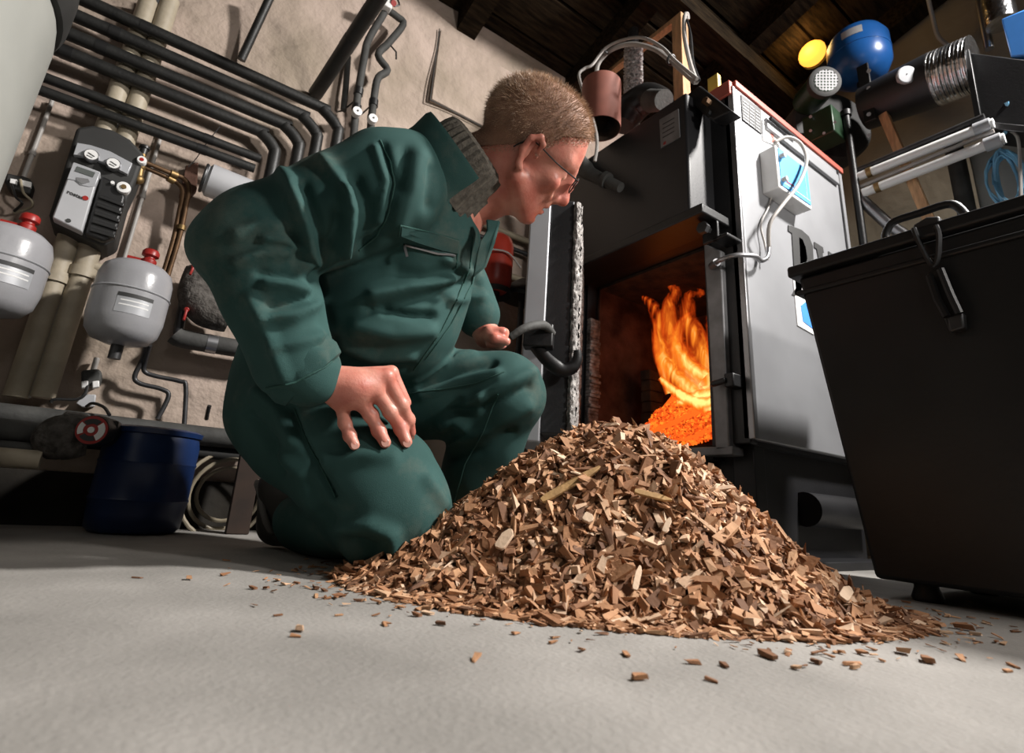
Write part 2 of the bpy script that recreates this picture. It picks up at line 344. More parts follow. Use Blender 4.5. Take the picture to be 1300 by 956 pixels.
# big grey tank at the left edge
T = onY(60, 90, 1.22); vd = _n([T[0], T[1], 0]); lp = np.array([-vd[1], vd[0], 0]); rt = .30; tc = T + rt * lp; tc[2] = 0
t = thing('storage_tank', 'large pale grey storage tank at the left edge', 'tank', (tc[0], tc[1], 0))
zs = onY(64, 72, 1.22)[2]
MB().lathe([(0, .12), (rt * .8, .13), (rt, .19), (rt, zs), (rt * .985, zs + .03), (rt * .95, zs + .065), (rt * .88, zs + .10), (0, zs + .14)], (tc[0], tc[1], 0), seg=64).build('shell', 'tank_grey', t)
MB().lathe([(rt * .9, zs + .035), (rt * 1.01, zs + .04), (rt * 1.03, zs + .06), (rt * 1.03, zs + .12), (rt * .95, zs + .17), (rt * .5, zs + .21), (0, zs + .22)], (tc[0], tc[1], 0), seg=64).build('insulating_cap', 'soft_black', t)
for a in (.3, 2.4, 4.5): MB().box((tc[0] + .2 * math.cos(a) - .03, tc[1] + .2 * math.sin(a) - .03, 0), (tc[0] + .2 * math.cos(a) + .03, tc[1] + .2 * math.sin(a) + .03, .14)).build('leg', 'dark_steel', t)
q = P(27, 158, 1.14); dq = _n([q[0] - tc[0], q[1] - tc[1], 0]); qb = np.array([tc[0], tc[1], q[2]]) + dq * (rt - .01)
MB().cyl(qb, qb + dq * .012, .026).cyl(qb + dq * .012, qb + dq * .036, .019).cyl(qb + dq * .036, qb + dq * .042, .022).build('port_plug', 'black_plastic', t)
q = P(39, 120, 1.14); dq2 = _n([q[0] - tc[0], q[1] - tc[1], 0]); qb = np.array([tc[0], tc[1], q[2]]) + dq2 * rt
MB().tube([qb + np.array([0, 0, .03]), qb + dq2 * .006, qb - np.array([0, 0, .03])], .002, 6, 3).build('drip_loop', 'dark_steel', t)
# two cream wrapped pipes rising past the control unit
def vpipe(top, bot, r, name, label, mats='beige_wrap', off=.05, coll=(), grp=None):
    a, b = wl(*top, off), wl(*bot, off); x = (a[0] + b[0]) / 2; a[0] = b[0] = x
    t = thing(name, label, 'pipe', b, grp); MB().tube([a, (a + b) / 2, b], r, 18).build('tube', mats, t)
    for (u, v, cr, ch) in coll:
        z = wl(u, v, off)[2]; MB().lathe([(r, -ch), (r * cr, -ch), (r * cr, ch), (r, ch)], (x, a[1], z), seg=20).build('collar', mats, t)
    return t
vpipe((185, 0), (25, 505), .0225, 'wrapped_pipe', 'left of two cream wrapped pipes running behind the control unit', coll=((67, 352, 1.22, .012), (120, 195, 1.1, .01)), grp='cream wrapped pipes')
vpipe((217, 0), (53, 505), .0225, 'wrapped_pipe', 'right of two cream wrapped pipes running behind the control unit', coll=((97, 345, 1.22, .012), (92, 302, 1.12, .018)), grp='cream wrapped pipes')
vpipe((200, 0), (38, 505), .0055, 'conduit', 'thin grey conduit between the two cream pipes', 'silver_plastic', .05, coll=((183, 55, 1.7, .006), (145, 160, 1.7, .006)))
vpipe((66, 128), (30, 225), .005, 'conduit', 'short grey conduit above the junction box by the tank', 'cable_grey', .012, coll=((42, 195, 1.4, .005),))
vpipe((205, 172), (152, 345), .005, 'conduit', 'grey wall conduit right of the control unit', 'cable_grey', .012, coll=((180, 249, 1.4, .005),))
# control unit with pump: details measured on its front face
t = thing('pump_control_unit', 'black and silver pump control unit with two round gauges', 'control unit', wl(100, 300, .08))
FY = WY - .14
body = [(97, 161), (118, 158), (143, 164), (165, 176), (184, 196), (174, 226), (162, 252), (148, 304), (132, 312), (116, 306), (64, 281), (62, 272), (80, 215)]
plateY(body, FY + .022, .10).build('insulation_shell', 'soft_black', t, bevel=.008, seg=3)
plateY([(98, 181), (115, 184), (140, 192), (168, 207), (162, 221), (137, 208), (112, 199), (93, 196)], FY + .010, .02).build('gauge_panel', 'silver_plastic', t, bevel=.001)
for (u, v) in ((116, 197), (144, 208)):
    c = onY(u, v, FY + .004); g = MB().lathe([(.0145, .012), (.0155, 0), (.0135, -.004), (.0125, -.002), (0, -.002)], c, (0, 1, 0), 28).build('gauge', 'steel', t)
    MB().lathe([(0, 0), (.0125, 0), (.0125, .003), (0, .003)], c - np.array([0, .0035, 0]), (0, 1, 0), 28).build('dial_face', 'white_plastic', g)
    MB().bar(c + np.array([-.006, -.0045, .002]), c + np.array([.007, -.0045, -.003]), .0015, .0012).bar(c + np.array([-.007, -.0045, -.005]), c + np.array([.004, -.0045, -.0075]), .001, .001).build('needle', 'ink', g)
ctl = plateY([(93, 205), (128, 218), (121, 237), (104, 294), (66, 276), (82, 234)], FY - .004, .03).build('controller', 'light_grey', t, bevel=.003)
plateY([(93, 206), (127, 219), (121, 236), (113, 237), (102, 235), (95, 229), (85, 227)], FY - .006, .01).build('controller_top', 'silver_plastic', ctl, bevel=.001)
plateY([(98, 211), (121, 219), (118, 225), (95, 217)], FY - .0075, .004).build('display', 'display', ctl)
plateY([(97, 225), (112, 227), (114, 231), (104, 234), (97, 229)], FY - .0075, .004).build('button_pad', 'frame_grey', ctl)
c = onY(108.5, 251.5, FY - .005); MB().lathe([(.0055, .004), (.0055, -.001), (0, -.001)], c, (0, 1, 0), 20).build('logo_dot', 'red_plastic', ctl)
c = onY(87, 280, FY - .005); MB().lathe([(.0045, .004), (.0045, -.001), (0, -.001)], c, (0, 1, 0), 16).build('knob', 'ink', ctl)
def text_obj(txt, p0, right, up, size, m, parent, name='lettering', depth=.0006, bold=0.0):
    cu = bpy.data.curves.new(name, 'FONT'); cu.body = txt; cu.size = size; cu.extrude = depth; cu.offset = bold
    tmp = bpy.data.objects.new('tmp', cu); COL.objects.link(tmp)
    bpy.context.view_layer.update(); me = bpy.data.meshes.new_from_object(tmp.evaluated_get(bpy.context.evaluated_depsgraph_get()))
    v = np.array([q.co[:] for q in me.vertices]); f = [list(p.vertices) for p in me.polygons]
    bpy.data.objects.remove(tmp); right, up = _n(right), _n(up); nrm = np.cross(right, up)
    w_ = np.array(p0) + v[:, :1] * right + v[:, 1:2] * up + v[:, 2:3] * nrm
    return mesh_obj(name, w_, f, m, parent, smooth=False)
a, b = onY(85, 242, FY - .0045), onY(104, 250, FY - .0045)
text_obj('rostar', onY(84.5, 245, FY - .0045), b - a, (0, 0, 1), .0125, 'ink', ctl, bold=.0003)
rib = plateY([(129, 222), (150, 232), (160, 250), (147, 300), (131, 306), (108, 297)], FY + .004, .03).build('pump_cover', 'black_plastic', t, bevel=.006)
for i in range(5):
    k = i / 4.0; u0, v0 = 126 - 12 * k, 246 + 42 * k; u1, v1 = 158 - 11 * k, 258 + 40 * k
    plateY([(u0, v0), (u1, v1), (u1 - 1.2, v1 + 4.5), (u0 - 1.2, v0 + 4.5)], FY - .002, .012).build('rib', 'black_plastic', rib, bevel=.002)
c = onY(157, 238, FY - .004); dl = MB().lathe([(.012, .02), (.0145, .004), (.0135, -.002), (.009, -.003), (0, -.003)], c, (0, 1, 0), 28).build('dial', 'white_plastic', t)
MB().lathe([(.0055, .003), (.0055, -.006), (0, -.006)], c, (0, 1, 0), 14).build('dial_hub', 'brass', dl)
c = onY(143, 232, FY - .002); MB().lathe([(.004, .006), (.004, -.002), (0, -.002)], c, (0, 1, 0), 14).build('indicator', 'white_plastic', t)
# safety group: red and white gauge with brass fittings, copper pipes
t = thing('safety_valve', 'brass safety valve with small red and white gauge', 'valve', wl(181, 215, .1))
c = wl(180, 203, .125); MB().lathe([(.010, .014), (.0105, 0), (.009, -.002), (0, -.002)], c, (0, 1, 0), 20).build('gauge', 'white_plastic', t)
MB().lathe([(.0045, .001), (.0045, -.0035), (0, -.0035)], c, (0, 1, 0), 14).build('gauge_centre', 'red_plastic', t)
a = wl(181, 196, .10); b = wl(176, 228, .10); MB().cyl(a, b, .008).ball(b, .012).ball((a + b) / 2, .011).build('body', 'brass', t)
MB().cyl(a, a + np.array([0, 0, .016]), .009).cyl(a + np.array([0, 0, .016]), a + np.array([0, 0, .022]), .012).build('cap', 'black_plastic', t)
MB().cyl(b, wl(170, 226, .10), .007).build('outlet', 'black_plastic', t)
pipe_thing('copper_pipe', [wl(184, 206, .10), wl(215, 219, .09), wl(232, 226, .08), wl(240, 238, .07), wl(236, 262, .06), wl(228, 300, .05), wl(213, 350, .05)], .006, 'copper', 'upper thin copper pipe leading away from the brass valve', smooth=5, group='copper pipes', clips=((.18, 'brass', 1.6, .008), (.62, 'brass', 1.7, .006)))
pipe_thing('copper_pipe', [wl(183, 212, .09), wl(212, 225, .08), wl(226, 233, .07), wl(232, 244, .06), wl(228, 268, .05), wl(220, 305, .045), wl(206, 352, .045)], .006, 'copper', 'lower thin copper pipe leading away from the brass valve', smooth=5, group='copper pipes', clips=((.18, 'brass', 1.6, .008),))
# pale metal drum beside the elbow
t = thing('metal_drum', 'pale grey sheet metal drum below the black pipes', 'drum', wl(275, 245, .1))
a, b = wl(259, 226, .10), wl(312, 247, .10)
MB().lathe([(0, 0), (.034, 0), (.036, .004), (.036, .006), (.044, .012), (.044, .16), (0, .16)], a, b - a, 28).build('shell', 'light_grey', t)
MB().torus(a, b - a, .036, .004).build('rim', 'dark_steel', t)
pipe_thing('wire', [wl(239, 212, .06), wl(250, 200, .07), wl(262, 182, .08), wl(280, 160, .085)], .0012, 'dark_steel', 'thin bent wire hanging above the metal drum', 'wire', smooth=4, seg=6)
t = thing('pipe_bracket', 'rusty brown bracket holding the copper pipes', 'bracket', wl(240, 245, .02))
plateY([(236, 210), (252, 206), (250, 240), (238, 252), (228, 246)], WY - .03, .03).build('plate', 'rust', t, bevel=.002)
# junction box with wires at far left
t = thing('junction_box', 'open junction box with wires on the wall by the tank', 'junction box', wl(24, 245, 0))
plateY([(8, 219), (36, 225), (42, 232), (38, 246), (12, 240), (5, 230)], WY - .04, .04).build('box', 'soft_black', t, bevel=.004)
plateY([(13, 226), (22, 228), (21, 234), (12, 232)], WY - .047, .012).build('terminal', 'white_plastic', t, bevel=.001)
plateY([(27, 228), (40, 231), (39, 238), (26, 235)], WY - .047, .012).build('terminal', 'white_plastic', t, bevel=.001)
MB().tube([wl(26, 228, .05), wl(30, 245, .06), wl(41, 256, .06), wl(38, 264, .05), wl(18, 270, .03)], .0028, 8, 5).build('wire', 'hose_cream', t)
MB().tube([wl(15, 234, .05), wl(20, 250, .06), wl(28, 258, .06), wl(18, 268, .04)], .0028, 8, 5).build('wire', 'black_plastic', t)
# expansion vessels
def vessel(u0, v0, u1, v1, label, yc, r, lab_u):
    a, b = onY(u0, v0, yc), onY(u1, v1, yc); x = (a[0] + b[0]) / 2; zb, zt = b[2], a[2]; h = zt - zb
    t = thing('expansion_vessel', label, 'vessel', (x, yc, zb), 'small white expansion vessels')
    prof = [(0, 0), (r * .35, .002), (r * .75, .012), (r * .93, .03), (r, .06), (r, h * .58), (r * 1.015, h * .585), (r * 1.015, h * .605), (r, h * .61), (r * .985, h * .78), (r * .9, h * .89), (r * .7, h * .955), (r * .4, h * .99), (0, h)]
    MB().lathe(prof, (x, yc, zb), seg=44).build('shell', 'vessel_white', t)
    MB().torus((x, yc, zb + h * .595), (0, 0, 1), r * 1.012, .0016, 44, 6).build('seam', 'silver_plastic', t)
    # label wrapped on the curved face
    ta = math.atan2(-yc, -x) + lab_u
    for (z0, z1, da, m, nm, rr) in ((.30, .52, .46, 'silver_plastic', 'label_plate', 1.006), (.475, .52, .46, 'ink', 'label_heading', 1.009), (.43, .445, .36, 'white_plastic', 'label_line', 1.009), (.38, .395, .38, 'white_plastic', 'label_line', 1.009)):
        mb = MB(); n = 8
        for k in range(n):
            t0, t1 = ta - da + 2 * da * k / n, ta - da + 2 * da * (k + 1) / n
            q = [np.array([x + r * rr * math.cos(tt), yc + r * rr * math.sin(tt), zb + h * zz]) for tt, zz in ((t0, z0), (t1, z0), (t1, z1), (t0, z1))]
            mb.add(q, [(0, 1, 2, 3)])
        mb.build(nm, m, t)
    MB().lathe([(.013, 0), (.0155, .006), (.0155, .022), (.011, .026), (.011, .030), (.0175, .033), (.0175, .043), (.014, .048), (0, .049)], (x + .012, yc + .02, zb + h - .004), seg=18).build('valve_cap', 'red_plastic', t)
    MB().cyl((x + .0, yc + .02, zb + h + .012), (x - .03, yc + .02, zb + h + .012), .007).build('side_plug', 'red_plastic', t)
    MB().cyl((x, yc, zb - .03), (x, yc, zb + .004), .012).build('nozzle', 'dark_steel', t)
    return x, zb
vx, vz = vessel(173, 333, 156, 440, 'white expansion vessel right of the cream pipes with red cap', 1.43, .073, .12)
vessel(12, 288, -12, 402, 'white expansion vessel cut off by the left edge with red cap', 1.43, .073, .25)
for lab, a, b in (('short cream pipe stub left of the cream pipes', (44, 322), (66, 328)), ('short cream pipe stub behind the right expansion vessel', (112, 338), (134, 343))):
    pipe_thing('pipe_stub', [wl(*a, .05), wl(*b, .05)], .013, 'beige_wrap', lab, smooth=0)
# pipes under the right vessel
pipe_thing('bent_pipe', [wl(186, 438, .1), wl(180, 458, .06), wl(171, 478, .05), (wl(178, 487, .05)), wl(205, 494, .05), wl(214, 503, .05), wl(200, 532, .05)], .0055, 'dark_steel', 'thin dark bent pipe below the vessel, left one', group='thin bent pipes under the vessel')
pipe_thing('bent_pipe', [wl(190, 438, .1), wl(184, 460, .06), wl(184, 472, .05), wl(200, 478, .05), wl(228, 484, .05), wl(236, 492, .05), wl(233, 552, .05)], .0055, 'dark_steel', 'thin dark bent pipe below the vessel, right one', group='thin bent pipes under the vessel')
# wall box with cables under the vessel
t = thing('wall_socket_box', 'small dark switch box with cables below the right vessel', 'switch box', wl(115, 492, 0))
plateY([(103, 470), (126, 468), (130, 474), (127, 488), (103, 491)], WY - .045, .045).build('box', 'grey_foam', t, bevel=.005)
for u in (103, 117): plateY([(u, 484), (u + 9, 483), (u + 9, 491), (u, 493)], WY - .055, .02).build('clip', 'white_plastic', t, bevel=.002)
MB().cyl(wl(123, 455, .02), wl(118, 472, .03), .006).build('conduit', 'cable_grey', t)
plateY([(96, 512), (107, 500), (122, 501), (120, 516), (104, 517)], WY - .02, .02).build('socket_plate', 'light_grey', t, bevel=.002)
MB().tube([wl(111, 488, .05), wl(108, 500, .06), wl(97, 507, .06), wl(70, 507, .06), wl(64, 511, .06)], .0035, 8, 5).build('cable', 'black_plastic', t)
MB().tube([wl(110, 516, .05), wl(118, 512, .07), wl(132, 517, .1), wl(139, 527, .13)], .0035, 8, 5).build('cable', 'black_plastic', t)
# insulated elbow with red lever valves, and the stub pipe behind the hip
t = thing('lever_valve', 'wrapped pipe elbow with two red lever handles behind the elbow', 'valve', wl(248, 420, .1))
MB().tube([wl(254, 345, .06), wl(248, 375, .07), wl(262, 395, .08), wl(290, 405, .08)], [.035, .040, .042, .036], 14, 5).build('wrapping', 'fuzzy_wrap', t)
MB().tube([wl(236, 372, .06), wl(230, 400, .06), wl(226, 424, .06)], .012, 10).build('tube', 'dark_steel', t)
for (a, b) in (((246, 338), (241, 349)), ((237, 393), (233, 407))):
    MB().bar(wl(*a, .13), wl(*b, .13), .011, .006).cyl(wl(*a, .09), wl(*a, .13), .006).build('lever', 'red_plastic', t, bevel=.002)
pipe_thing('insulated_pipe', [wl(222, 425, .06), wl(232, 430, .06), wl(270, 437, .06), wl(330, 447, .06)], .0235, 'grey_foam', 'dark pipe stub with silver band behind the man\'s hip', smooth=3, clips=((.42, 'steel', 1.04, .012),))
pipe_thing('wall_hook', [wl(262, 532, .03), wl(264, 522, .05), wl(266, 515, .06)], .005, 'dark_steel', 'small dark hook with shiny tip low on the wall', 'hook', smooth=3)
# floor-level pipe run with round red pump
def low(p0, p1, r, m, label, off=.12, x0=None, clips=()):
    a, b = wl(*p0, off), wl(*p1, off); z = (a[2] + b[2]) / 2; a[2] = b[2] = z; a[0] = -1.1
    return pipe_thing('floor_pipe', [a, (a + b) / 2, b], r, m, label, group='dark pipes above the floor', smooth=0, clips=clips)
low((0, 515), (330, 570), .024, 'grey_foam', 'uppermost dark pipe running low along the wall', .07)
low((0, 545), (70, 552), .022, 'grey_foam', 'short dark pipe ending at the wrapped pump', .16)
low((0, 567), (56, 572), .013, 'grey_foam', 'thin dark pipe below the wrapped pump', .18)
t = low((0, 580), (52, 584), .018, 'beige_wrap', 'lowest cream wrapped pipe at the left edge', .2)
low((140, 560), (420, 590), .018, 'soft_black', 'dark pipe behind the blue barrel', .05)
t = thing('circulation_pump', 'dark wrapped circulation pump with round red and white face', 'pump', wl(100, 590, .15))
MB().tube([wl(64, 545, .17), wl(75, 552, .18), wl(95, 552, .18), wl(108, 556, .18)], [.034, .050, .046, .036], 18, 5).build('wrapping', 'fuzzy_wrap', t)
MB().tube([wl(76, 560, .19), wl(86, 568, .20), wl(110, 569, .20)], [.02, .026, .014], 12, 4).build('wrapping_tail', 'fuzzy_wrap', t)
c = onY(117, 546, WY - .25); vdir = _n(c - ORI); ax = _n(np.array([.35, 1, .02]))
MB().lathe([(.029, .075), (.031, .01), (.029, 0), (0, 0)], c, ax, 28).build('motor', 'black_plastic', t)
fc = MB().lathe([(.0275, .004), (.0275, -.003), (0, -.003)], c, ax, 32).build('face_plate', 'red_plastic', t)
ra = _n(np.cross(ax, [0, 0, 1.])); ua = np.cross(ra, ax)
def sector(a0, a1, r0, r1, lift, m, name, par):
    mb = MB(); n = 10; q = []
    for k in range(n + 1):
        th = a0 + (a1 - a0) * k / n; q.append(c - ax * lift + r1 * (math.cos(th) * ra + math.sin(th) * ua))
    for k in range(n, -1, -1):
        th = a0 + (a1 - a0) * k / n; q.append(c - ax * lift + r0 * (math.cos(th) * ra + math.sin(th) * ua))
    mb.prism(q, -ax * .0012).build(name, m, par, smooth=False)
sector(-1.0, .75, .012, .0235, .003, 'white_plastic', 'white_field', fc)
sector(2.5, 3.6, .014, .0235, .003, 'white_plastic', 'white_field', fc)
sector(.9, 2.4, .012, .022, .003, 'ink', 'print', fc); sector(3.8, 5.2, .012, .022, .003, 'ink', 'print', fc)
MB().lathe([(.006, 0), (.006, -.006), (0, -.006)], c, ax, 16).build('vent_screw', 'white_plastic', fc)
p = onY(138, 545, WY - .22); MB().box(p - np.array([.012, .01, .022]), p + np.array([.014, .03, .018])).build('terminal_box', 'black_plastic', t, bevel=.003)
# blue barrel, hose coil, board
bx, by = onY(186, 600, 1.46)[0], 1.46
t = thing('blue_barrel', 'dark blue plastic barrel standing by the pipe wall', 'barrel', (bx, by, 0))
hb = .12 + (onY(190, 548, by)[2] - .12)
MB().lathe([(0, .003), (.080, .003), (.088, .012), (.090, .04), (.092, hb * .3), (.094, hb * .32), (.092, hb * .34), (.092, hb * .66), (.094, hb * .68), (.092, hb * .7), (.092, hb - .03), (.087, hb - .008), (.075, hb), (0, hb)], (bx, by, 0), seg=40).build('body', 'barrel_blue', t)
MB().lathe([(.075, 0), (.092, .002), (.094, .012), (.085, .016), (0, .013)], (bx, by, hb - .010), seg=40).build('lid', 'barrel_blue', t)
mat('old_board', (.022, .011, .006), .85, var=.3, scale=20)
hc = P(290, 630, 1.32)
mb = MB(); pts = []
for k in range(46):
    a = 2 * math.pi * k / 16; rr = .115 - .02 * (k / 16); pts.append(hc + np.array([rr * math.cos(a), .02 * math.sin(a * 1.3) + .012 * k / 16, rr * math.sin(a)]))
mb.tube(pts, .0048, 8, 2)
tag(mb.build('hose_coil', 'hose_cream'), 'loose coil of thin cream hose behind the boot', 'hose')
a = P(322, 560, 1.33); b = P(318, 672, 1.33); a2 = np.array([a[0], a[1], a[2]]); b2 = np.array([a[0], a[1] - .02, 0.0])
tag(MB().bar(a2, b2, .05, .02, up=(0, 1, 0)).build('wooden_board', 'old_board', bevel=.002), 'short brown board standing on end behind the boot', 'board')
# upper wall fittings: brace, struts, valves
def fitting(name, pts, r, m, label, cat='pipe', **k): return pipe_thing(name, pts, r, m, label, cat, **k)
fitting('wall_strut', [wl(306, 76, .03), wl(345, -8, .10)], .012, 'pipe_foam', 'thin dark strut slanting up from the topmost black pipe', 'strut', smooth=0)
a, b = wl(400, 120, .03), P(484, -8, 1.45)
fitting('wall_strut', [a, b], .022, 'pipe_foam', 'thick black strut slanting up above the bent pipes', 'strut', smooth=0, clips=((.55, 'black_plastic', 1.04, .02),))
t = fitting('valve_pipe', [wl(445, 260, .07), wl(449, 173, .07), wl(454, 123, .07), wl(462, 75, .08), wl(468, 50, .08), wl(488, 16, .08), wl(497, -6, .07)], .0125, 'grey_foam', 'dark wall pipe with white gauge, next to the thick strut', smooth=4, clips=((.40, 'black_plastic', 1.25, .008), (.47, 'black_plastic', 1.25, .012)))
t2 = fitting('valve_pipe', [wl(466, 255, .07), wl(470, 170, .07), wl(475, 123, .07), wl(480, 99, .07), wl(492, 89, .07), wl(480, 70, .07), wl(493, 55, .07), wl(512, 31, .07), wl(505, 22, .07), wl(493, 13, .07)], .0125, 'grey_foam', 'dark zigzag wall pipe with white gauge left of the hatch', smooth=4, clips=((.36, 'black_plastic', 1.25, .008), (.43, 'black_plastic', 1.25, .012)))
for (u, v, tt) in ((454, 141, t), (474, 150, t2)):
    c = wl(u, v, .105); MB().lathe([(.014, .02), (.0155, .004), (.0150, -.002), (0, -.002)], c, (0, 1, 0), 24).build('gauge', 'white_plastic', tt)
    MB().lathe([(.003, 0), (.003, -.0045), (0, -.0045)], c, (0, 1, 0), 10).build('gauge_pin', 'ink', tt)
MB().tube([wl(496, 58, .07), wl(503, 66, .09), wl(503, 75, .09)], .003, 6).build('lever', 'dark_steel', t2)
t = thing('top_valve', 'small red and white valve head at the top of the zigzag pipe', 'valve', wl(490, 8, .1))
MB().obox(wl(489, 6, .10), (.022, 0, 0), (0, .015, 0), (0, 0, .016)).build('body', 'white_plastic', t, bevel=.004)
MB().cyl(wl(497, 4, .10), wl(500, 4, .12), .010).build('knob', 'red_plastic', t)
MB().tube([wl(500, 8, .1), wl(507, 6, .1), wl(504, -2, .1)], .003, 6, 3).build('lever', 'dark_steel', t)
for (a, b, lab) in (((436, 140), (448, 130), 'left small dark wall bracket beside the white gauges'), ((459, 145), (470, 135), 'right small dark wall bracket between the white gauges')):
    pipe_thing('wall_bracket', [wl(*a, .0), wl(*b, .06)], .003, 'dark_steel', lab, 'bracket', smooth=0, seg=6)
tag(MB().tube([wl(436, 140, .03), wl(439, 110, .03), wl(442, 72, .03)], .010, 10).build('insulated_pipe', 'grey_foam'), 'short upright dark pipe left of the white gauges', 'pipe')
# dark things between man and boiler door
t = thing('red_vessel', 'dark red pressure vessel behind the coverall collar', 'vessel', onY(628, 372, 1.42))
a, b = onY(632, 298, 1.42), onY(627, 372, 1.42); x = (a[0] + b[0]) / 2; h = a[2] - b[2]
MB().lathe([(0, 0), (.04, .004), (.055, .02), (.058, .04), (.058, h - .05), (.05, h - .02), (.03, h - .004), (0, h)], (x, 1.42, b[2]), seg=28).build('shell', 'red_paint', t)
MB().lathe([(.06, 0), (.06, .02), (.02, .021), (.02, -.03), (0, -.03)], (x, 1.42, b[2] - .01), seg=28).build('foot_ring', 'soft_black', t)
MB().tube([(x - .06, 1.36, b[2] + h * .55), (x, 1.35, b[2] + h * .57), (x + .07, 1.37, b[2] + h * .45)], .003, 6, 4).build('cable', 'cable_grey', t)
t = thing('funnel_hood', 'black cone shaped hood on a stem behind the open door', 'hood', onY(655, 400, 1.45))
a = onY(662, 378, 1.45)
MB().lathe([(.0, .07), (.02, .068), (.085, .01), (.088, 0), (.08, -.012), (0, -.014)], a, (0.1, -.1, 1), seg=28).build('hood', 'black_plastic', t)
MB().cyl(a + np.array([0, 0, -.01]), (a[0], a[1], 0), .010).build('stem', 'dark_steel', t)
for i, (a, b) in enumerate((((590, 268), (700, 325)), ((600, 330), (700, 372)), ((600, 285), (700, 345)))):
    p0, p1 = wl(*a, .04), wl(*b, .04); z = (p0[2] + p1[2]) / 2; p0[2] = p1[2] = z
    pipe_thing('wall_pipe', [p0 - np.array([.25, 0, 0]), p1 + np.array([.25, 0, 0])], (.012, .012, .009)[i], ('hose_cream', 'hose_cream', 'dark_steel')[i], ('upper cream pipe on the wall behind the red vessel', 'lower cream pipe on the wall behind the red vessel', 'dark pipe between the two cream pipes behind the red vessel')[i], smooth=0)
# ------------------------------------------------------------------ boiler
XF, YS, YL = 1.246, .725, 1.42               # front plane, silver side plane, far side
ZT, ZB, XR = 1.355, .30, 1.93
OY0, OY1, OZ0, OZ1 = .852, 1.345, .285, .90  # fire door opening
B = thing('boiler', 'wood chip boiler with silver side panel and open fire door', 'boiler', (1.55, 1.05, 0))
# carcass round the fire chamber
g = MB()
g.box((XF, YS + .022, ZB - .01), (XR - .01, OY0, ZT - .01)); g.box((XF, OY1, ZB - .01), (XR - .01, YL, ZT - .01))
g.box((XF + .001, OY0, OZ1), (XR - .01, OY1, ZT - .01)); g.box((1.80, OY0, OZ0), (XR - .01, OY1, OZ1)); g.box((XF + .001, OY0, OZ0 - .03), (XR - .01, OY1, OZ0))
g.build('carcass', 'boiler_black', B, smooth=False)
g = MB()                                     # refractory lining, open to the front
g.box((XF + .05, OY1 - .012, OZ0), (1.80, OY1 - .002, OZ1)); g.box((1.785, OY0 + .002, OZ0), (1.799, OY1, OZ1)); g.box((XF + .05, OY0 + .002, OZ0), (1.80, OY0 + .012, OZ1))
g.build('chamber_lining', 'rust', B, smooth=False)
MB().box((XF + .05, OY0 + .002, OZ1 - .012), (1.80, OY1 - .002, OZ1 - .002)).build('chamber_roof', 'soot', B, smooth=False)
MB().box((XF + .02, OY0 + .01, OZ0), (1.79, OY1 - .01, OZ0 + .01)).build('grate', 'soot', B, smooth=False)
# crumbling brick edge on the left and the brick pier in the middle
g = MB(); n = 40
for k in range(n):
    z0 = OZ0 + (OZ1 - OZ0) * .78 * k / n; z1 = OZ0 + (OZ1 - OZ0) * .78 * (k + 1) / n; j = random.uniform(0, .009) * (1 if k % 3 else .4)
    g.obox((XF + .025, OY1 - .006 - j / 2, (z0 + z1) / 2), (.024, 0, 0), (0, .010 + j, 0), (0, 0, (z1 - z0) / 2))
g.build('lining_edge', 'ash_edge', B, smooth=False, bevel=.003)
p0, p1 = onX(823, 470, 1.44), onX(826, 560, 1.44)
g = MB(); zz = p1[2]
for k in range(8):
    z0 = OZ0 + (p0[2] - OZ0) * k / 8; z1 = OZ0 + (p0[2] - OZ0) * (k + 1) / 8
    g.obox((1.46, p0[1] + random.uniform(-.004, .004), (z0 + z1) / 2), (.035, 0, 0), (0, .022, 0), (0, 0, (z1 - z0) / 2 - .001))
g.build('brick_pier', 'soot', B, smooth=False, bevel=.004)
g = MB()
for k in range(12):                          # flaking rust scabs on the rear wall of the chamber
    a = onX(random.uniform(770, 815), random.uniform(440, 540), 1.77); g.ball(a, .012, random.uniform(.012, .035), random.uniform(.02, .05), 10)
g.build('rust_scab', 'rust_paint', B)
# opening frame
fr = [(894, 310), (903, 306), (925, 316), (932, 560), (916, 572), (910, 572), (904, 330)]
MB().prism([onX(893, 309, XF - .03), onX(915, 318, XF - .03), onX(926, 570, XF - .03), onX(908, 572, XF - .03)], (.05, 0, 0)).build('frame_post', 'frame_grey', B, bevel=.004)
MB().box((XF - .012, YS + .012, ZB - .01), (XF + .02, OY0 - .03, 1.33)).build('front_plate', 'boiler_black', B, bevel=.003)
MB().box((XF - .03, YS + .05, .262), (XF + .02, OY1 + .03, .284)).build('sill', 'frame_grey', B, bevel=.003)
MB().box((XF - .03, OY1 + .012, OZ0), (XF + .02, OY1 + .06, OZ1)).build('frame_post', 'boiler_black', B, bevel=.003)
# silver side panel with folded front edge
MB().box((XF + .002, YS, ZB), (XR, YS + .02, ZT)).build('side_panel', 'silver_sheet', B, bevel=.004)
MB().box((XF - .012, YS - .001, ZB), (XF + .004, YS + .03, ZT)).build('panel_edge', 'steel', B, bevel=.003)
MB().box((1.885, YS - .004, .9), (1.895, YS, ZT)).build('panel_joint', 'dark_steel', B)
MB().box((XF + .0, YS - .006, ZT), (XR, YL + .01, ZT + .022)).build('top_cover', 'trim_red', B, bevel=.002)
MB().box((XF - .02, YS + .004, ZT - .03), (XF, YL, ZT + .018)).build('top_trim', 'trim_red', B, bevel=.002)
p = onY(935, 95, YS + .02)
MB().box((XF - .005, YS + .05, ZT + .02), (XF + .012, YS + .085, ZT + .085)).build('tape_flag', 'yellow_tape', B)
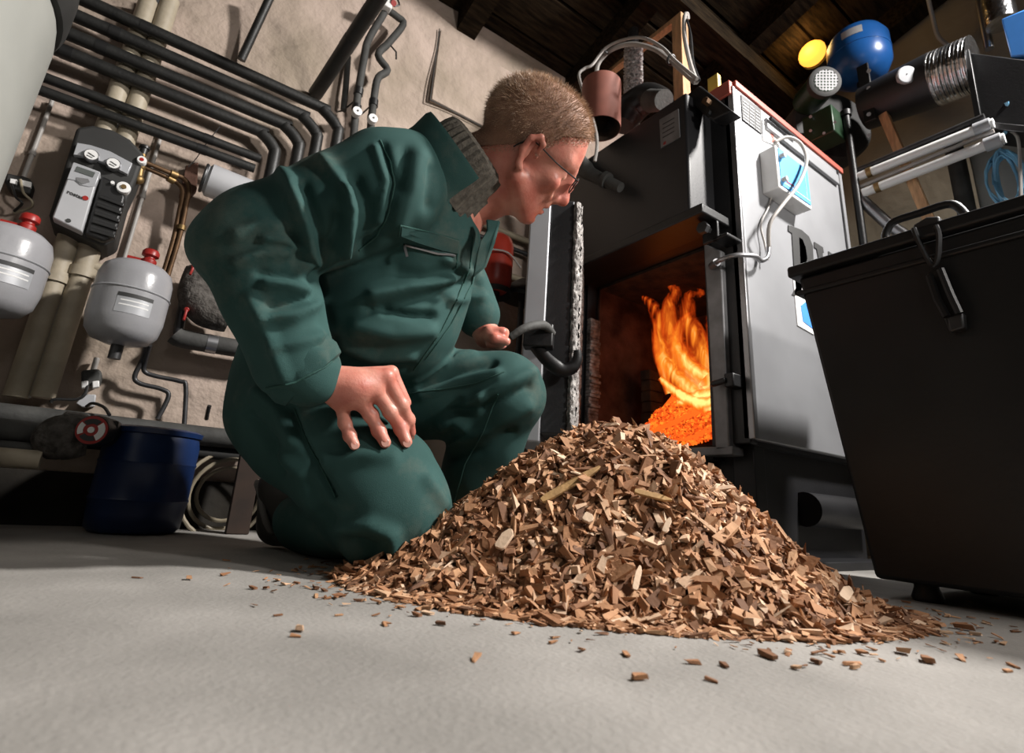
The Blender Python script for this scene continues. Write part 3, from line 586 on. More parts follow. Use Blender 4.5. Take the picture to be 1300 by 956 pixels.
# base
MB().box((1.30, YS + .05, 0), (XR - .04, YL - .03, ZB)).build('plinth', 'boiler_black', B, smooth=False)
MB().box((1.275, YS + .03, .0), (1.325, YS + .09, ZB)).build('leg', 'boiler_black', B, bevel=.003)
MB().box((1.275, YS + .15, .0), (1.30, OY1, .262)).build('ash_door', 'boiler_black', B, bevel=.004)
p = onY(1066, 645, YS + .0); MB().cyl((p[0] - .12, YS + .035, p[2] - .01), (XR - .06, YS + .035, p[2] - .01), .045, seg=24).build('ash_screw_tube', 'boiler_black', B)
MB().box((1.36, YS - .03, 0), (XR - .1, YS + .05, .022)).build('foot_rail', 'boiler_black', B, bevel=.003)
# upper feed door: black box standing proud of the front
XD, YD0, YD1, ZD0, ZD1 = 1.118, .803, 1.40, .915, 1.318
D = MB().box((XD, YD0, ZD0), (XF + .01, YD1, ZD1)).build('feed_door', 'boiler_black', B, bevel=.008, seg=3)
MB().box((XD - .018, YD0 - .05, ZD0 - .030), (XF - .02, YD1 + .02, ZD0 - .002)).build('lower_flange', 'black_paint', B, bevel=.004)
MB().box((XD + .05, YS + .002, ZD0 - .085), (XF - .005, YD0 - .03, ZD0 - .075)).box((XD + .05, YS + .03, ZD0 - .085), (XD + .06, YD0 - .0, ZD0 - .004)).build('hinge_bracket', 'black_paint', B, bevel=.003)
MB().cyl((XD + .03, YD0 - .02, ZD0 - .05), (XD + .075, YD0 - .02, ZD0 - .05), .012, seg=6).cyl((XD + .02, YD0 - .02, ZD0 - .05), (XD + .034, YD0 - .02, ZD0 - .05), .018, seg=6).build('hinge_bolt', 'dark_steel', B)
c = onX(897, 132, 1.15)
MB().prism([onX(868, 123, 1.15), onX(888, 108, 1.15), onX(929, 140, 1.15), onX(905, 152, 1.15), onX(897, 148, 1.15)], (.05, 0, 0)).build('hinge_bracket', 'black_paint', B, bevel=.004)
MB().cyl(onX(900, 131, 1.15), onX(900, 131, 1.15) - np.array([.02, 0, 0]), .011, seg=6).build('hinge_bolt', 'copper', B)
MB().cyl(onX(905, 148, 1.17) - np.array([.03, 0, 0]), onX(905, 148, 1.17), .010, seg=6).build('hinge_bolt', 'black_paint', B)
lp_ = [(837, 152), (861, 138), (863, 174), (839, 188)]
L = plateX(lp_, XD - .003, .004).build('label_plate', 'frame_grey', D)
for k in range(4): 
    v = 158 + k * 5.6; plateX([(841, v - .5), (856, v - 9), (856, v - 8.2), (841, v + .4)], XD - .0042, .002).build('print_line', 'ink', D)
plateX([(842, 181), (845, 179), (845, 182), (842, 184)], XD - .0044, .002).build('print_mark', 'red_plastic', D)
# feed door shoulder and pipe stub behind the head
a, b = onX(742, 215, 1.03), onX(788, 238, 1.08)
MB().tube([onX(728, 196, 1.10), onX(742, 214, 1.05), onX(752, 222, 1.05), b], [.028, .030, .022, .016], 16, 4).cyl(a * .45 + b * .55, a * .35 + b * .65, .026).build('door_spigot', 'grey_foam', B)
# fan or valve housing on the boiler top
MB().tube([onX(790, 160, 1.26), onX(800, 140, 1.28), onX(822, 124, 1.30), onX(845, 125, 1.30)], [.045, .062, .055, .030], 16, 4).build('top_housing', 'black_plastic', B)
c = onX(843, 127, 1.22); MB().cyl(c, onX(826, 128, 1.25), .034, .04, seg=20).build('housing_cap', 'grey_foam', B)
# thermostat box, plates and stickers on the silver panel
def boxY(pix, y0, y1): return MB().prism([onY(u, v, y1) for u, v in pix], (0, y0 - y1, 0))
x0, x1 = onY(985, 225, YS)[0], onY(1029, 240, YS)[0]
zt_, zb_ = onY(987, 186, YS - .05)[2], onY(987, 236, YS - .05)[2]
xa, xb = onY(986, 205, YS - .05)[0], onY(1028, 240, YS - .05)[0]
TB = MB().box((xa, YS - .05, zb_), (xb, YS, zt_)).build('thermostat_box', 'white_plastic', B, bevel=.003)
MB().box((xa + .012, YS - .0525, zb_ + .012), (xb - .008, YS - .05, zt_ - .006)).build('blue_face', 'panel_blue', TB)
for dz in (.03, .11): MB().cyl((xa + .02, YS - .066, zb_ + dz), (xa + .02, YS - .052, zb_ + dz), .008, seg=18).build('knob', 'silver_plastic', TB)
MB().bar((xa + .04, YS - .0530, zb_ + .035), (xa + .085, YS - .0530, zb_ + .036), .001, .004).build('pointer', 'red_plastic', TB)
MB().bar((xb - .03, YS - .0530, zb_ + .02), (xb - .03, YS - .0530, zt_ - .02), .001, .002).bar((xa + .03, YS - .0530, zb_ + .025), (xb - .012, YS - .0530, zb_ + .025), .001, .002).build('scale_line', 'white_plastic', TB)
RP = MB().prism([onY(u, v, YS - .003) for u, v in ((941, 120), (966, 139), (967, 170), (943, 152))], (0, .003, 0)).build('rating_plate', 'ink', B)
for k in range(7):
    for (ua, ub) in ((943.5, 950.5), (952, 958), (959.5, 965)):
        f0 = (ua - 941) / 25; f1 = (ub - 941) / 25; v0 = 125 + k * 3.9 + 19 * f0; v1 = 125 + k * 3.9 + 19 * f1
        MB().prism([onY(ua + .02 * k, v0, YS - .0042), onY(ub + .02 * k, v1, YS - .0042), onY(ub, v1 + 1.2, YS - .0042), onY(ua, v0 + 1.2, YS - .0042)], (0, .001, 0)).build('print_line', 'frame_grey', RP)
MB().prism([onY(u, v, YS - .003) for u, v in ((968, 152), (989, 168), (989, 186), (969, 178))], (0, .003, 0)).build('notice_plate', 'white_plastic', B)
MB().prism([onY(u, v, YS - .0045) for u, v in ((978, 170), (983, 169), (982, 174), (984, 178), (980, 181), (981, 175))], (0, .001, 0)).build('notice_mark', 'trim_red', B)
# big dark lettering, the second letter runs on behind the bin
MB().prism([onY(u, v, YS - .003) for u, v in ((1001, 286), (1008, 288), (1018, 292), (1027, 300), (1032, 312), (1033, 330), (1028, 344), (1018, 350), (1018, 372), (1024, 376), (1024, 383), (1006, 378), (1006, 371), (1010, 368), (1006, 298), (1001, 294))][:9] + [onY(1016.5, 345, YS - .003), onY(1022, 340, YS - .003), onY(1025, 328, YS - .003), onY(1023, 314, YS - .003), onY(1019, 304, YS - .003), onY(1014.5, 301, YS - .003), onY(1018, 372, YS - .003), onY(1024, 380, YS - .003), onY(1006, 374, YS - .003), onY(1010, 366, YS - .003), onY(1005.5, 296, YS - .003), onY(1001, 293, YS - .003)], (0, .003, 0)).build('lettering', 'ink', B, smooth=False)
MB().prism([onY(u, v, YS - .003) for u, v in ((1034, 307), (1045, 314), (1046, 321), (1044, 321), (1049, 345), (1054, 328), (1052, 325), (1052, 319), (1061, 325), (1061, 331), (1058, 332), (1052, 360), (1053, 390), (1046, 386), (1045, 356), (1037, 316), (1034, 314))], (0, .003, 0)).build('lettering', 'ink', B, smooth=False)
MB().prism([onY(u, v, YS - .003) for u, v in ((1007, 352), (1030, 360), (1034, 425), (1013, 413))], (0, .003, 0)).build('sticker', 'white_plastic', B)
MB().prism([onY(u, v, YS - .0045) for u, v in ((1017, 388), (1030, 378), (1033, 418), (1020, 408))], (0, .0015, 0)).build('sticker_print', 'bright_blue', B)
# sensor pipe from the frame across the panel edge and up to the thermostat
MB().tube([onX(906, 336, XF - .04), onX(915, 330, XF - .06), onX(935, 324, XF - .05), onY(958, 325, YS - .03), onY(966, 331, YS - .03), onY(974, 326, YS - .03), onY(976, 312, YS - .03)], .0065, 10, 5).cyl(onX(904, 338, XF - .035), onX(910, 333, XF - .05), .011).build('sensor_tube', 'steel', B)
MB().tube([onY(976, 315, YS - .03), onY(977, 285, YS - .05), onY(992, 262, YS - .07), onY(1013, 235, YS - .08), onY(1024, 205, YS - .07), onY(1017, 183, YS - .05), onY(1000, 174, YS - .03), onY(984, 180, YS - .008)], .0055, 10, 5).build('sensor_cable', 'cable_grey', B)
MB().tube([onY(975, 330, YS - .02), onY(971, 310, YS - .012), onY(966, 285, YS - .008), onY(976, 262, YS - .006), onY(981, 240, YS - .004)], .003, 8, 5).build('sensor_cable', 'cable_grey', B)
g = MB().box((1.40, YS - .012, ZT - .075), (XR - .06, YS, ZT - .035)); g.build('side_rail', 'silver_sheet', B, bevel=.003)
MB().tube([onY(978, 150, YS - .02), onY(990, 160, YS - .02), onY(1010, 176, YS - .02)], .006, 8).build('rail_bolt', 'dark_steel', B)
# door catch on the frame
c = onX(930, 484, XF - .035); MB().box(c - np.array([.02, .015, .018]), c + np.array([.03, .012, .018])).cyl(c + np.array([-.02, .004, 0]), c + np.array([-.015, .05, -.004]), .008).build('door_catch', 'black_paint', B, bevel=.004)

# ---- open fire door swung towards the camera
e0, e1 = onZ(0, 900), None
n0, n1 = P(663, 430, 1.28), P(733, 430, 1.28)
near_l, near_r = n0[:2], n1[:2]
hinge = np.array([1.17, 1.385]); axis = _n(hinge - (near_l + near_r) / 2); side = _n(near_r - near_l); side = _n(side - (side @ axis) * axis)
thick = np.linalg.norm(near_r - near_l); nl = (near_l + near_r) / 2 - side * thick / 2; LEN = np.linalg.norm(hinge - (near_l + near_r) / 2)
Dr = thing('fire_door', 'open boiler fire door with silver skin and crusted lining', 'door', (nl[0], nl[1], .26))
def slab(t0, t1, l0, l1, z0, z1): 
    a, b = nl + side * thick * t0 + axis * l0, nl + side * thick * t1 + axis * l0
    c2, d2 = nl + side * thick * t1 + axis * l1, nl + side * thick * t0 + axis * l1
    return MB().prism([(*a, z0), (*b, z0), (*c2, z0), (*d2, z0)], (0, 0, z1 - z0))
slab(0, .40, 0, LEN, .25, .882).build('outer_skin', 'silver_sheet', Dr, bevel=.004)
slab(.40, .86, .006, LEN, .27, .878).build('door_core', 'boiler_black', Dr, bevel=.004)
g = MB()
for k in range(0):
    z0 = .29 + .57 * k / 70; j = random.uniform(-.002, .007)
    a = nl + side * thick * .86 + axis * (.012 - j); b = nl + side * (thick * 1.0 + random.uniform(-.003, .003)) + axis * (.02 - j)
    c2 = b + axis * (LEN - .06); d2 = a + axis * (LEN - .06)
    g.prism([(*a, z0), (*b, z0), (*c2, z0), (*d2, z0)], (0, 0, .57 / 70 + .001))
g = MB(); nz_, nw_ = 110, 9
for face_ in (0, 1):                      # crusted near edge, and the crusted inner face behind it
    vs_ = []
    for i in range(nz_):
        for j in range(nw_):
            s_ = j / (nw_ - 1); z_ = .285 + .585 * i / (nz_ - 1); e_ = random.uniform(-.004, .006) * (1 if 0 < i < nz_ - 1 else 0)
            if face_ == 0: q_ = nl + side * thick * (.85 + .15 * s_) + axis * (.010 - e_ - .012 * math.sin(math.pi * s_))
            else: q_ = nl + side * (thick * 1.0 + e_ * .8) + axis * (.010 + (LEN - .07) * s_)
            vs_.append((q_[0], q_[1], z_))
    g.add(vs_, [(i * nw_ + j, i * nw_ + j + 1, (i + 1) * nw_ + j + 1, (i + 1) * nw_ + j) for i in range(nz_ - 1) for j in range(nw_ - 1)])
slab(.86, .98, .016, LEN - .06, .287, .868).build('lining_block', 'ash_edge', Dr)
g.build('refractory_lining', 'ash_edge', Dr, ang=180)
hz = P(715, 465, 1.23); hk = MB()
fwd = np.array([axis[0], axis[1], 0]); sd = np.array([side[0], side[1], 0])
pp = [P(672, 430, 1.26), P(690, 452, 1.23), P(703, 464, 1.22), P(715, 470, 1.22), P(727, 466, 1.22), P(733, 456, 1.22), P(733, 444, 1.22)]
hk.tube(pp, [.010, .011, .012, .012, .011, .009, .006], 12, 4, sq=1.4).build('latch_hook', 'black_paint', Dr)
MB().obox(P(684, 428, 1.25), sd * .035, fwd * .02, np.array([0, 0, .028])).build('latch_plate', 'black_paint', Dr, bevel=.004)
MB().tube([P(648, 428, 1.17), P(668, 416, 1.18), P(690, 413, 1.22), P(702, 424, 1.24)], [.008, .010, .011, .008], 12, 4).build('door_handle', 'grey_foam', Dr)
for z in (.38, .78): MB().cyl((hinge[0], hinge[1], z - .05), (hinge[0], hinge[1], z + .05), .016).build('hinge', 'dark_steel', Dr)

# ---- embers and flames inside the chamber
def flame_mat():
    m = bpy.data.materials.new('flame'); m.use_nodes = True; nt = m.node_tree; nt.nodes.clear()
    out = nt.nodes.new('ShaderNodeOutputMaterial'); em = nt.nodes.new('ShaderNodeEmission'); tr = nt.nodes.new('ShaderNodeBsdfTransparent'); mx = nt.nodes.new('ShaderNodeMixShader')
    tc = nt.nodes.new('ShaderNodeTexCoord'); sp = nt.nodes.new('ShaderNodeAttribute'); sp.attribute_name = 'warmth'
    mp = nt.nodes.new('ShaderNodeMapping'); mp.inputs['Scale'].default_value = (30, 30, 7); nz = nt.nodes.new('ShaderNodeTexNoise'); nz.inputs['Scale'].default_value = 1.0; nz.inputs['Detail'].default_value = 3; nz.inputs['Distortion'].default_value = 1.6
    nt.links.new(tc.outputs['Object'], mp.inputs[0]); nt.links.new(mp.outputs[0], nz.inputs['Vector'])
    ad = nt.nodes.new('ShaderNodeMath'); ad.operation = 'MULTIPLY_ADD'; ad.inputs[1].default_value = .9; nt.links.new(nz.outputs['Fac'], ad.inputs[0]); 
    sb = nt.nodes.new('ShaderNodeMath'); sb.operation = 'SUBTRACT'; sb.inputs[1].default_value = .45; nt.links.new(sp.outputs['Fac'], sb.inputs[0]); nt.links.new(sb.outputs[0], ad.inputs[2])
    cr = nt.nodes.new('ShaderNodeValToRGB'); e = cr.color_ramp.elements; e[0].color = (.5, .015, .0, 1); e[1].color = (1, .75, .22, 1)
    for p, c_ in ((.35, (.95, .09, .008, 1)), (.65, (1, .27, .02, 1))): q = e.new(p); q.color = c_
    nt.links.new(ad.outputs[0], cr.inputs[0]); nt.links.new(cr.outputs[0], em.inputs['Color'])
    st = nt.nodes.new('ShaderNodeMapRange'); st.inputs['To Min'].default_value = .6; st.inputs['To Max'].default_value = 1.45; nt.links.new(ad.outputs[0], st.inputs[0]); nt.links.new(st.outputs[0], em.inputs['Strength'])
    al = nt.nodes.new('ShaderNodeMapRange'); al.inputs['From Min'].default_value = .12; al.inputs['From Max'].default_value = .62; al.inputs['To Max'].default_value = .85; nt.links.new(ad.outputs[0], al.inputs[0])
    nt.links.new(al.outputs[0], mx.inputs[0]); nt.links.new(tr.outputs[0], mx.inputs[1]); nt.links.new(em.outputs[0], mx.inputs[2]); nt.links.new(mx.outputs[0], out.inputs[0])
    MATS['flame'] = m
flame_mat()
def ember_mat():
    m = bpy.data.materials.new('ember'); m.use_nodes = True; nt = m.node_tree; b = nt.nodes['Principled BSDF']
    b.inputs['Base Color'].default_value = (.10, .03, .012, 1); b.inputs['Roughness'].default_value = .9
    g = nt.nodes.new('ShaderNodeNewGeometry'); cr = nt.nodes.new('ShaderNodeValToRGB'); e = cr.color_ramp.elements
    e[0].color = (.28, .02, .002, 1); e[1].color = (1.0, .26, .02, 1); q = e.new(.5); q.color = (.85, .085, .008, 1)
    nt.links.new(g.outputs['Random Per Island'], cr.inputs[0]); nt.links.new(cr.outputs[0], b.inputs['Emission Color']); b.inputs['Emission Strength'].default_value = 1.35
    MATS['ember'] = m
ember_mat()
ICO = None
def blob_stuff(centres, radii, m, name, parent=None):
    """many small angular lumps in one mesh"""
    base = np.array([(1, 0, 0), (-1, 0, 0), (0, 1, 0), (0, -1, 0), (0, 0, 1), (0, 0, -1)], float); fc = np.array([(0, 2, 4), (2, 1, 4), (1, 3, 4), (3, 0, 4), (2, 0, 5), (1, 2, 5), (3, 1, 5), (0, 3, 5)])
    n = len(centres); q = RNG.normal(size=(n, 3, 3)); q, _ = np.linalg.qr(q)
    v = np.einsum('nij,kj->nki', q, base) * (np.array(radii)[:, None, None]) * RNG.uniform(.7, 1.25, (n, 6, 1)) + np.array(centres)[:, None, :]
    f = (fc[None] + 6 * np.arange(n)[:, None, None]).reshape(-1, 3)
    return mesh_obj(name, v.reshape(-1, 3), f, m, parent, smooth=False, recalc=False)
eb0 = onX(832, 560, 1.34)
cs, rs = [], []
yA, yB = onX(834, 520, 1.38)[1], OY0 + .012
for k in range(5200):
    y_ = RNG.uniform(yB, yA); x_ = RNG.uniform(1.265, 1.62); fx = (x_ - 1.265) / .35; fy = (yA - y_) / (yA - yB)
    top = OZ0 + .03 + .21 * min(1, fx * 1.6) * (1 - .25 * fy) + .012 * math.sin(40 * x_ + 31 * y_)
    cs.append((x_, y_, top - abs(RNG.normal(0, .004)))); rs.append(RNG.uniform(.0035, .0075))
EM = blob_stuff(cs, rs, 'ember', 'ember_bed'); EM['kind'] = 'stuff'; tag(EM, 'bed of glowing orange embers in the fire chamber', 'embers')
# ember core so no gaps show
v, f = [], []; nx_, ny_ = 20, 14
for i in range(nx_):
    for j in range(ny_):
        x_ = 1.265 + .355 * i / (nx_ - 1); y_ = yB + (yA - yB) * j / (ny_ - 1); fx = (x_ - 1.265) / .35; fy = (yA - y_) / (yA - yB)
        v.append((x_, y_, OZ0 + .025 + .21 * min(1, fx * 1.6) * (1 - .25 * fy)))
for i in range(nx_ - 1):
    for j in range(ny_ - 1): f.append([i * ny_ + j, (i + 1) * ny_ + j, (i + 1) * ny_ + j + 1, i * ny_ + j + 1])
mesh_obj('ember_core', np.array(v), f, 'ember', EM)
def flame_sheet(line, widths, heats, x0):
    """a licking tongue: a curved double sheet that tapers and curls in depth"""
    pts = [onX(u, vv, x0 + dx) for (u, vv, dx) in line]; n = 7; vs, fs, ht = [], [], []; m_ = len(pts)
    q, wd, hh = [], [], []
    for i in range(m_ - 1):
        a, b, c_, d2 = pts[max(i - 1, 0)], pts[i], pts[i + 1], pts[min(i + 2, m_ - 1)]
        for k in range(5):
            t = k / 5; q.append(.5 * (2 * b + (c_ - a) * t + (2 * a - 5 * b + 4 * c_ - d2) * t * t + (3 * b - a - 3 * c_ + d2) * t ** 3)); wd.append(widths[i] * (1 - t) + widths[i + 1] * t); hh.append(heats[i] * (1 - t) + heats[i + 1] * t)
    q.append(pts[-1]); wd.append(widths[-1]); hh.append(heats[-1])
    for i, p in enumerate(q):
        tg = _n(q[min(i + 1, len(q) - 1)] - q[max(i - 1, 0)]); sd_ = _n(np.cross(tg, [1., .6, 0]))
        for k in range(n):
            s = -1 + 2 * k / (n - 1); vs.append(p + sd_ * wd[i] * s + np.array([.045, .03, 0]) * (1 - s * s) * wd[i] / .05 * (-.6)); ht.append(hh[i] * .88 * (1 - .72 * abs(s) ** 1.3))
    for i in range(len(q) - 1):
        for k in range(n - 1): fs.append((i * n + k, i * n + k + 1, (i + 1) * n + k + 1, (i + 1) * n + k))
    return vs, fs, ht
FL = [([(905, 520, 0), (872, 492, 0), (846, 462, .01), (838, 432, .02), (836, 402, .02), (824, 383, .02), (812, 376, .02)], [.03, .035, .035, .030, .028, .018, .003], [1.15, 1.1, .85, .7, .55, .45, .2], 1.40),
      ([(900, 505, 0), (880, 480, 0), (862, 450, 0), (852, 420, .01), (850, 392, .01), (858, 370, .01), (846, 360, .01)], [.04, .045, .045, .040, .034, .022, .004], [1.2, 1.0, .8, .7, .6, .5, .25], 1.44),
      ([(905, 490, 0), (898, 460, 0), (884, 430, 0), (872, 402, 0), (876, 378, 0), (890, 372, 0), (880, 364, 0)], [.04, .04, .036, .034, .026, .014, .003], [1.1, .85, .7, .6, .5, .4, .2], 1.42),
      ([(906, 470, 0), (905, 440, 0), (900, 415, 0), (905, 395, 0), (900, 382, 0)], [.02, .022, .018, .012, .003], [.9, .7, .55, .45, .2], 1.39),
      ([(850, 500, 0), (842, 470, .0), (834, 440, 0), (830, 410, 0), (822, 392, 0)], [.015, .018, .016, .010, .002], [1.0, .8, .6, .45, .2], 1.43),
      ([(860, 512, 0), (885, 505, 0), (906, 498, 0), (915, 470, 0)], [.016, .024, .022, .01], [1.1, 1.3, 1.2, .8], 1.37),
      ([(838, 480, 0), (862, 500, 0), (890, 512, 0), (910, 506, 0)], [.010, .018, .022, .012], [.9, 1.25, 1.35, 1.2], 1.36),
      ([(895, 480, 0), (872, 462, 0), (858, 436, 0), (864, 410, 0), (880, 395, 0)], [.03, .03, .026, .018, .004], [1.15, 1.0, .75, .6, .3], 1.38)]
vs, fs, ht = [], [], []
for ln, wd, he, x0 in FL:
    a, b, c_ = flame_sheet(ln, wd, he, x0); k = len(vs); vs += a; fs += [tuple(i + k for i in q) for q in b]; ht += c_
fl = mesh_obj('flame', np.array(vs), [list(q) for q in fs], 'flame', recalc=False)
at_ = fl.data.attributes.new('warmth', 'FLOAT', 'POINT'); at_.data.foreach_set('value', ht)
tag(fl, 'bright orange flames licking over the embers', 'flame')
l = bpy.data.lights.new('fire_glow', 'POINT'); l.energy = .12; l.color = (1, .32, .06); l.shadow_soft_size = .06
lo = bpy.data.objects.new('fire_glow', l); COL.objects.link(lo); lo.location = tuple(onX(870, 455, 1.36))

# ------------------------------------------------------------------ things on and around the boiler
# rusty cylinder hanging in the cable loop
c = onY(763, 140, 1.10); a, b = onY(760, 103, 1.10), onY(763, 164, 1.10); xm = c[0]
t = thing('hanging_cylinder', 'rust brown open metal cylinder above the feed door', 'cylinder', (xm, 1.10, b[2]))
R_ = .067; zt2, zb2 = a[2], b[2]
MB().lathe([(0, zt2 - zb2), (R_ * .86, zt2 - zb2), (R_, zt2 - zb2 - .008), (R_, 0), (R_ * .97, 0), (R_ * .97, .01)], (xm, 1.10, zb2), seg=40).build('shell', 'rust_paint', t)
MB().lathe([(R_ * .965, .002), (R_ * .95, .002), (R_ * .95, zt2 - zb2 - .014), (0, zt2 - zb2 - .014)], (xm, 1.10, zb2), seg=40).build('inner_wall', 'soot', t)
MB().cyl((xm, 1.10, zt2 - .02), (xm, 1.10, zt2 - .03), R_ * .9).build('inner_disc', 'soot', t)
MB().bar((xm + .05, 1.10, zb2 + .05), (XD + .02, 1.16, zb2 + .05), .02, .01).build('mounting_arm', 'dark_steel', t)
# crumpled foil-wrapped pipe
a, b = onX(810, 62, 1.42), onX(804, 122, 1.36); mb = MB(); pts, rr = [], []
top = np.array([b[0], b[1], ceil_z(b[1]) - .15])
low_, hi_ = b[2], onX(812, 60, b[0])[2]
for k in range(80):
    z = low_ + (hi_ + .02 - low_) * k / 79; pts.append((b[0], b[1], z)); rr.append(.034)
pt = thing('wrapped_flue', 'crumpled grey foil wrapped pipe rising from the boiler top', 'pipe', b)
mb.tube(pts, rr, 36); mb.v = [(b[0] + (x - b[0]) * q, b[1] + (y - b[1]) * q, z + random.uniform(-.003, .003)) for (x, y, z) in mb.v for q in (random.uniform(.82, 1.22),)]
mb.build('wrapping', 'crumpled', pt, ang=80)
MB().cyl((b[0], b[1], hi_), (b[0], b[1], 2.25), .022).build('tube', 'dark_steel', pt)
MB().cyl((b[0], b[1], ZT + .01), (b[0], b[1], low_ + .01), .026).build('base_tube', 'dark_steel', pt)
# pine batten trestle
a = onX(866, 20, 1.40); b = onX(866, 120, 1.40)
t = thing('batten_frame', 'raw pine batten post with slanting brace behind the boiler box', 'batten', (b[0], b[1], ZT))
MB().box((a[0] - .022, b[1] - .022, ZT + .02), (a[0] + .022, b[1] + .022, a[2])).build('post', 'pine', t, bevel=.002)
MB().bar(onX(862, 24, 1.42), onX(760, 104, 1.42), .03, .022).build('brace', 'pine', t, bevel=.002)
# cables looping over the boiler top
def cable(name, pts, r, m, label): return pipe_thing(name, pts, r, m, label, 'cable', smooth=7, seg=8)
cable('cable', [onX(757, 96, 1.12), onX(760, 80, 1.13), onX(775, 64, 1.15), onX(800, 56, 1.17), onX(830, 62, 1.17), onX(855, 80, 1.16), onX(882, 104, 1.15)], .0085, 'cable_grey', 'thick pale grey cable arching over the foil wrapped pipe')
cable('cable', [onX(755, 205, .98), onX(758, 180, .98), onX(752, 150, 1.0), onX(740, 115, 1.02), onX(735, 95, 1.04), onX(742, 87, 1.06), onX(752, 82, 1.08), onX(768, 62, 1.12), onX(790, 51, 1.14), onX(815, 48, 1.14), onX(840, 60, 1.14), onX(858, 78, 1.14), onX(885, 100, 1.13)], .0055, 'cable_grey', 'thinner grey cable hanging down in front of the rusty cylinder')
cable('cable', [onX(884, 104, 1.14), onX(876, 80, 1.2), onX(869, 45, 1.28), onX(869, 22, 1.30), onX(872, 18, 1.31), onX(873, 25, 1.32)], .008, 'cable_grey', 'pale cable tied upright along the pine post')
cable('cable', [onX(888, 102, 1.14), onX(880, 78, 1.22), onX(877, 45, 1.28), onX(872, 25, 1.30)], .004, 'dark_steel', 'thin dark cable on the pine post')
for (u, v, x) in ((768, 66, 1.13), (852, 76, 1.15)):
    o = MB().torus(onX(u, v, x), (0, -1, .9 if u < 800 else -.9), .014, .004).build('cable_tie', 'black_plastic'); tag(o, 'black cable tie on the left of the cable arch' if u < 800 else 'black cable tie on the right of the cable arch', 'cable tie')
# black fan housing with green motor
F = thing('flue_fan', 'black flue gas fan with green motor and round grille', 'fan', (1.99, .76, ZT + .02))
c = onX(1068, 178, 2.0)
ax_f = _n([-.55, -.83, 0]); 
c = onX(1048, 168, 2.08)
MB().lathe([(0, -.05), (.155, -.05), (.165, -.04), (.165, .04), (.155, .05), (0, .05)], c, ax_f, 48).build('volute', 'soft_black', F)
c2 = onX(1046, 165, 1.93); MB().obox(c2, (.05, 0, 0), (0, .055, 0), (0, 0, .06)).build('mounting_block', 'motor_green', F, bevel=.004)
for du, dv in ((-17, -17), (-17, 1), (0, 4), (14, -10)): MB().cyl(onX(1046 + du, 165 + dv, 1.878), onX(1046 + du, 165 + dv, 1.868), .006, seg=6).build('bolt', 'steel', F)
m0, m1 = onX(1046, 130, 1.94), onX(1048, 97, 1.90)
mdir = _n(np.array([-.45, -.55, -.15])); mc = onX(1048, 103, 1.86)
MB().lathe([(.052, .16), (.056, .14), (.056, .03), (.052, .012), (.046, .004), (.046, 0), (0, 0)], mc, -mdir, 36).build('motor', 'motor_green', F)
gr = MB().lathe([(.056, .035), (.060, .02), (.060, .004), (.05, 0), (.044, .0), (.044, .004), (0, .004)], mc + mdir * .003, -mdir, 36).build('motor_cap', 'soft_black', F)
ga = _n(np.cross(mdir, [0, 0, 1.])); gb = np.cross(ga, mdir); mb = MB()
for k in range(-3, 4):
    h_ = math.sqrt(max(.042 ** 2 - (k * .0118) ** 2, 1e-6))
    mb.bar(mc + mdir * .006 + ga * k * .0118 - gb * h_, mc + mdir * .006 + ga * k * .0118 + gb * h_, .0035, .002, up=mdir); mb.bar(mc + mdir * .006 + gb * k * .0118 - ga * h_, mc + mdir * .006 + gb * k * .0118 + ga * h_, .0035, .002, up=mdir)
mb.build('grille', 'light_grey', F, smooth=False)
MB().obox(onX(1100, 118, 2.0), (.006, 0, 0), (0, .02, 0), (0, 0, .13)).build('flange', 'black_paint', F, bevel=.003)
for v in (90, 112, 145, 172): MB().cyl(onX(1103, v, 1.985), onX(1103, v, 1.975), .008, seg=6).build('bolt', 'steel', F)
# flue duct to the right
Dc = thing('flue_duct', 'black round flue duct with dial gauge leaving the fan', 'duct', onX(1140, 160, 2.02))
d0, d1 = onX(1098, 138, 2.06), onX(1192, 128, 2.06); d1[2] = d0[2] - .02
rd = .098
MB().cyl(d0, d1, rd * .86, rd, seg=36).build('tube', 'boiler_black', Dc)
c = onX(1151, 95, 1.955); gx = _n([-.6, -.55, -.25]); gg = MB().lathe([(.02, .03), (.02, .012), (.030, .010), (.032, 0), (.029, -.003), (0, -.003)], c, -gx, 30).build('gauge', 'light_grey', Dc)
MB().lathe([(0, 0), (.027, 0), (.027, .002), (0, .002)], c + gx * .004, -gx, 30).build('dial_face', 'silver_plastic', gg)
MB().bar(c + gx * .006, c + gx * .006 + np.array([0, .012, .014]), .002, .002).build('needle', 'ink', gg)
Dx = thing('flexible_duct', 'shiny ribbed aluminium duct between black duct and black hood', 'duct', d1)
e1_ = onX(1246, 120, 2.06); e1_[2] = d1[2] - .015; mb = MB(); pts, rr = [], []
for k in range(61):
    pts.append(d1 + (e1_ - d1) * k / 60); rr.append(rd * (.97 + .03 * (k % 6 in (0, 1, 2)) - .012 * random.random()))
mb.tube(pts, rr, 36).build('sleeve', 'foil', Dx, ang=60)
H_ = thing('flue_hood', 'black sheet metal transition hood at the upper right edge', 'hood', onX(1280, 160, 2.0))
MB().prism([onX(1228, 66, 2.0), onX(1243, 158, 2.0), onX(1330, 168, 2.0), onX(1330, 78, 2.0), onX(1290, 74, 2.0)], (.2, 0, 0)).build('shell', 'boiler_black', H_, bevel=.004)
MB().bar(onX(1227, 65, 1.992), onX(1244, 160, 1.992), .016, .012, up=(1, 0, 0)).build('flange', 'black_paint', H_, bevel=.002)
MB().bar(onX(1243, 158, 1.99), onX(1330, 167, 1.99), .02, .008, up=(1, 0, 0)).build('flange', 'dark_steel', H_, bevel=.002)
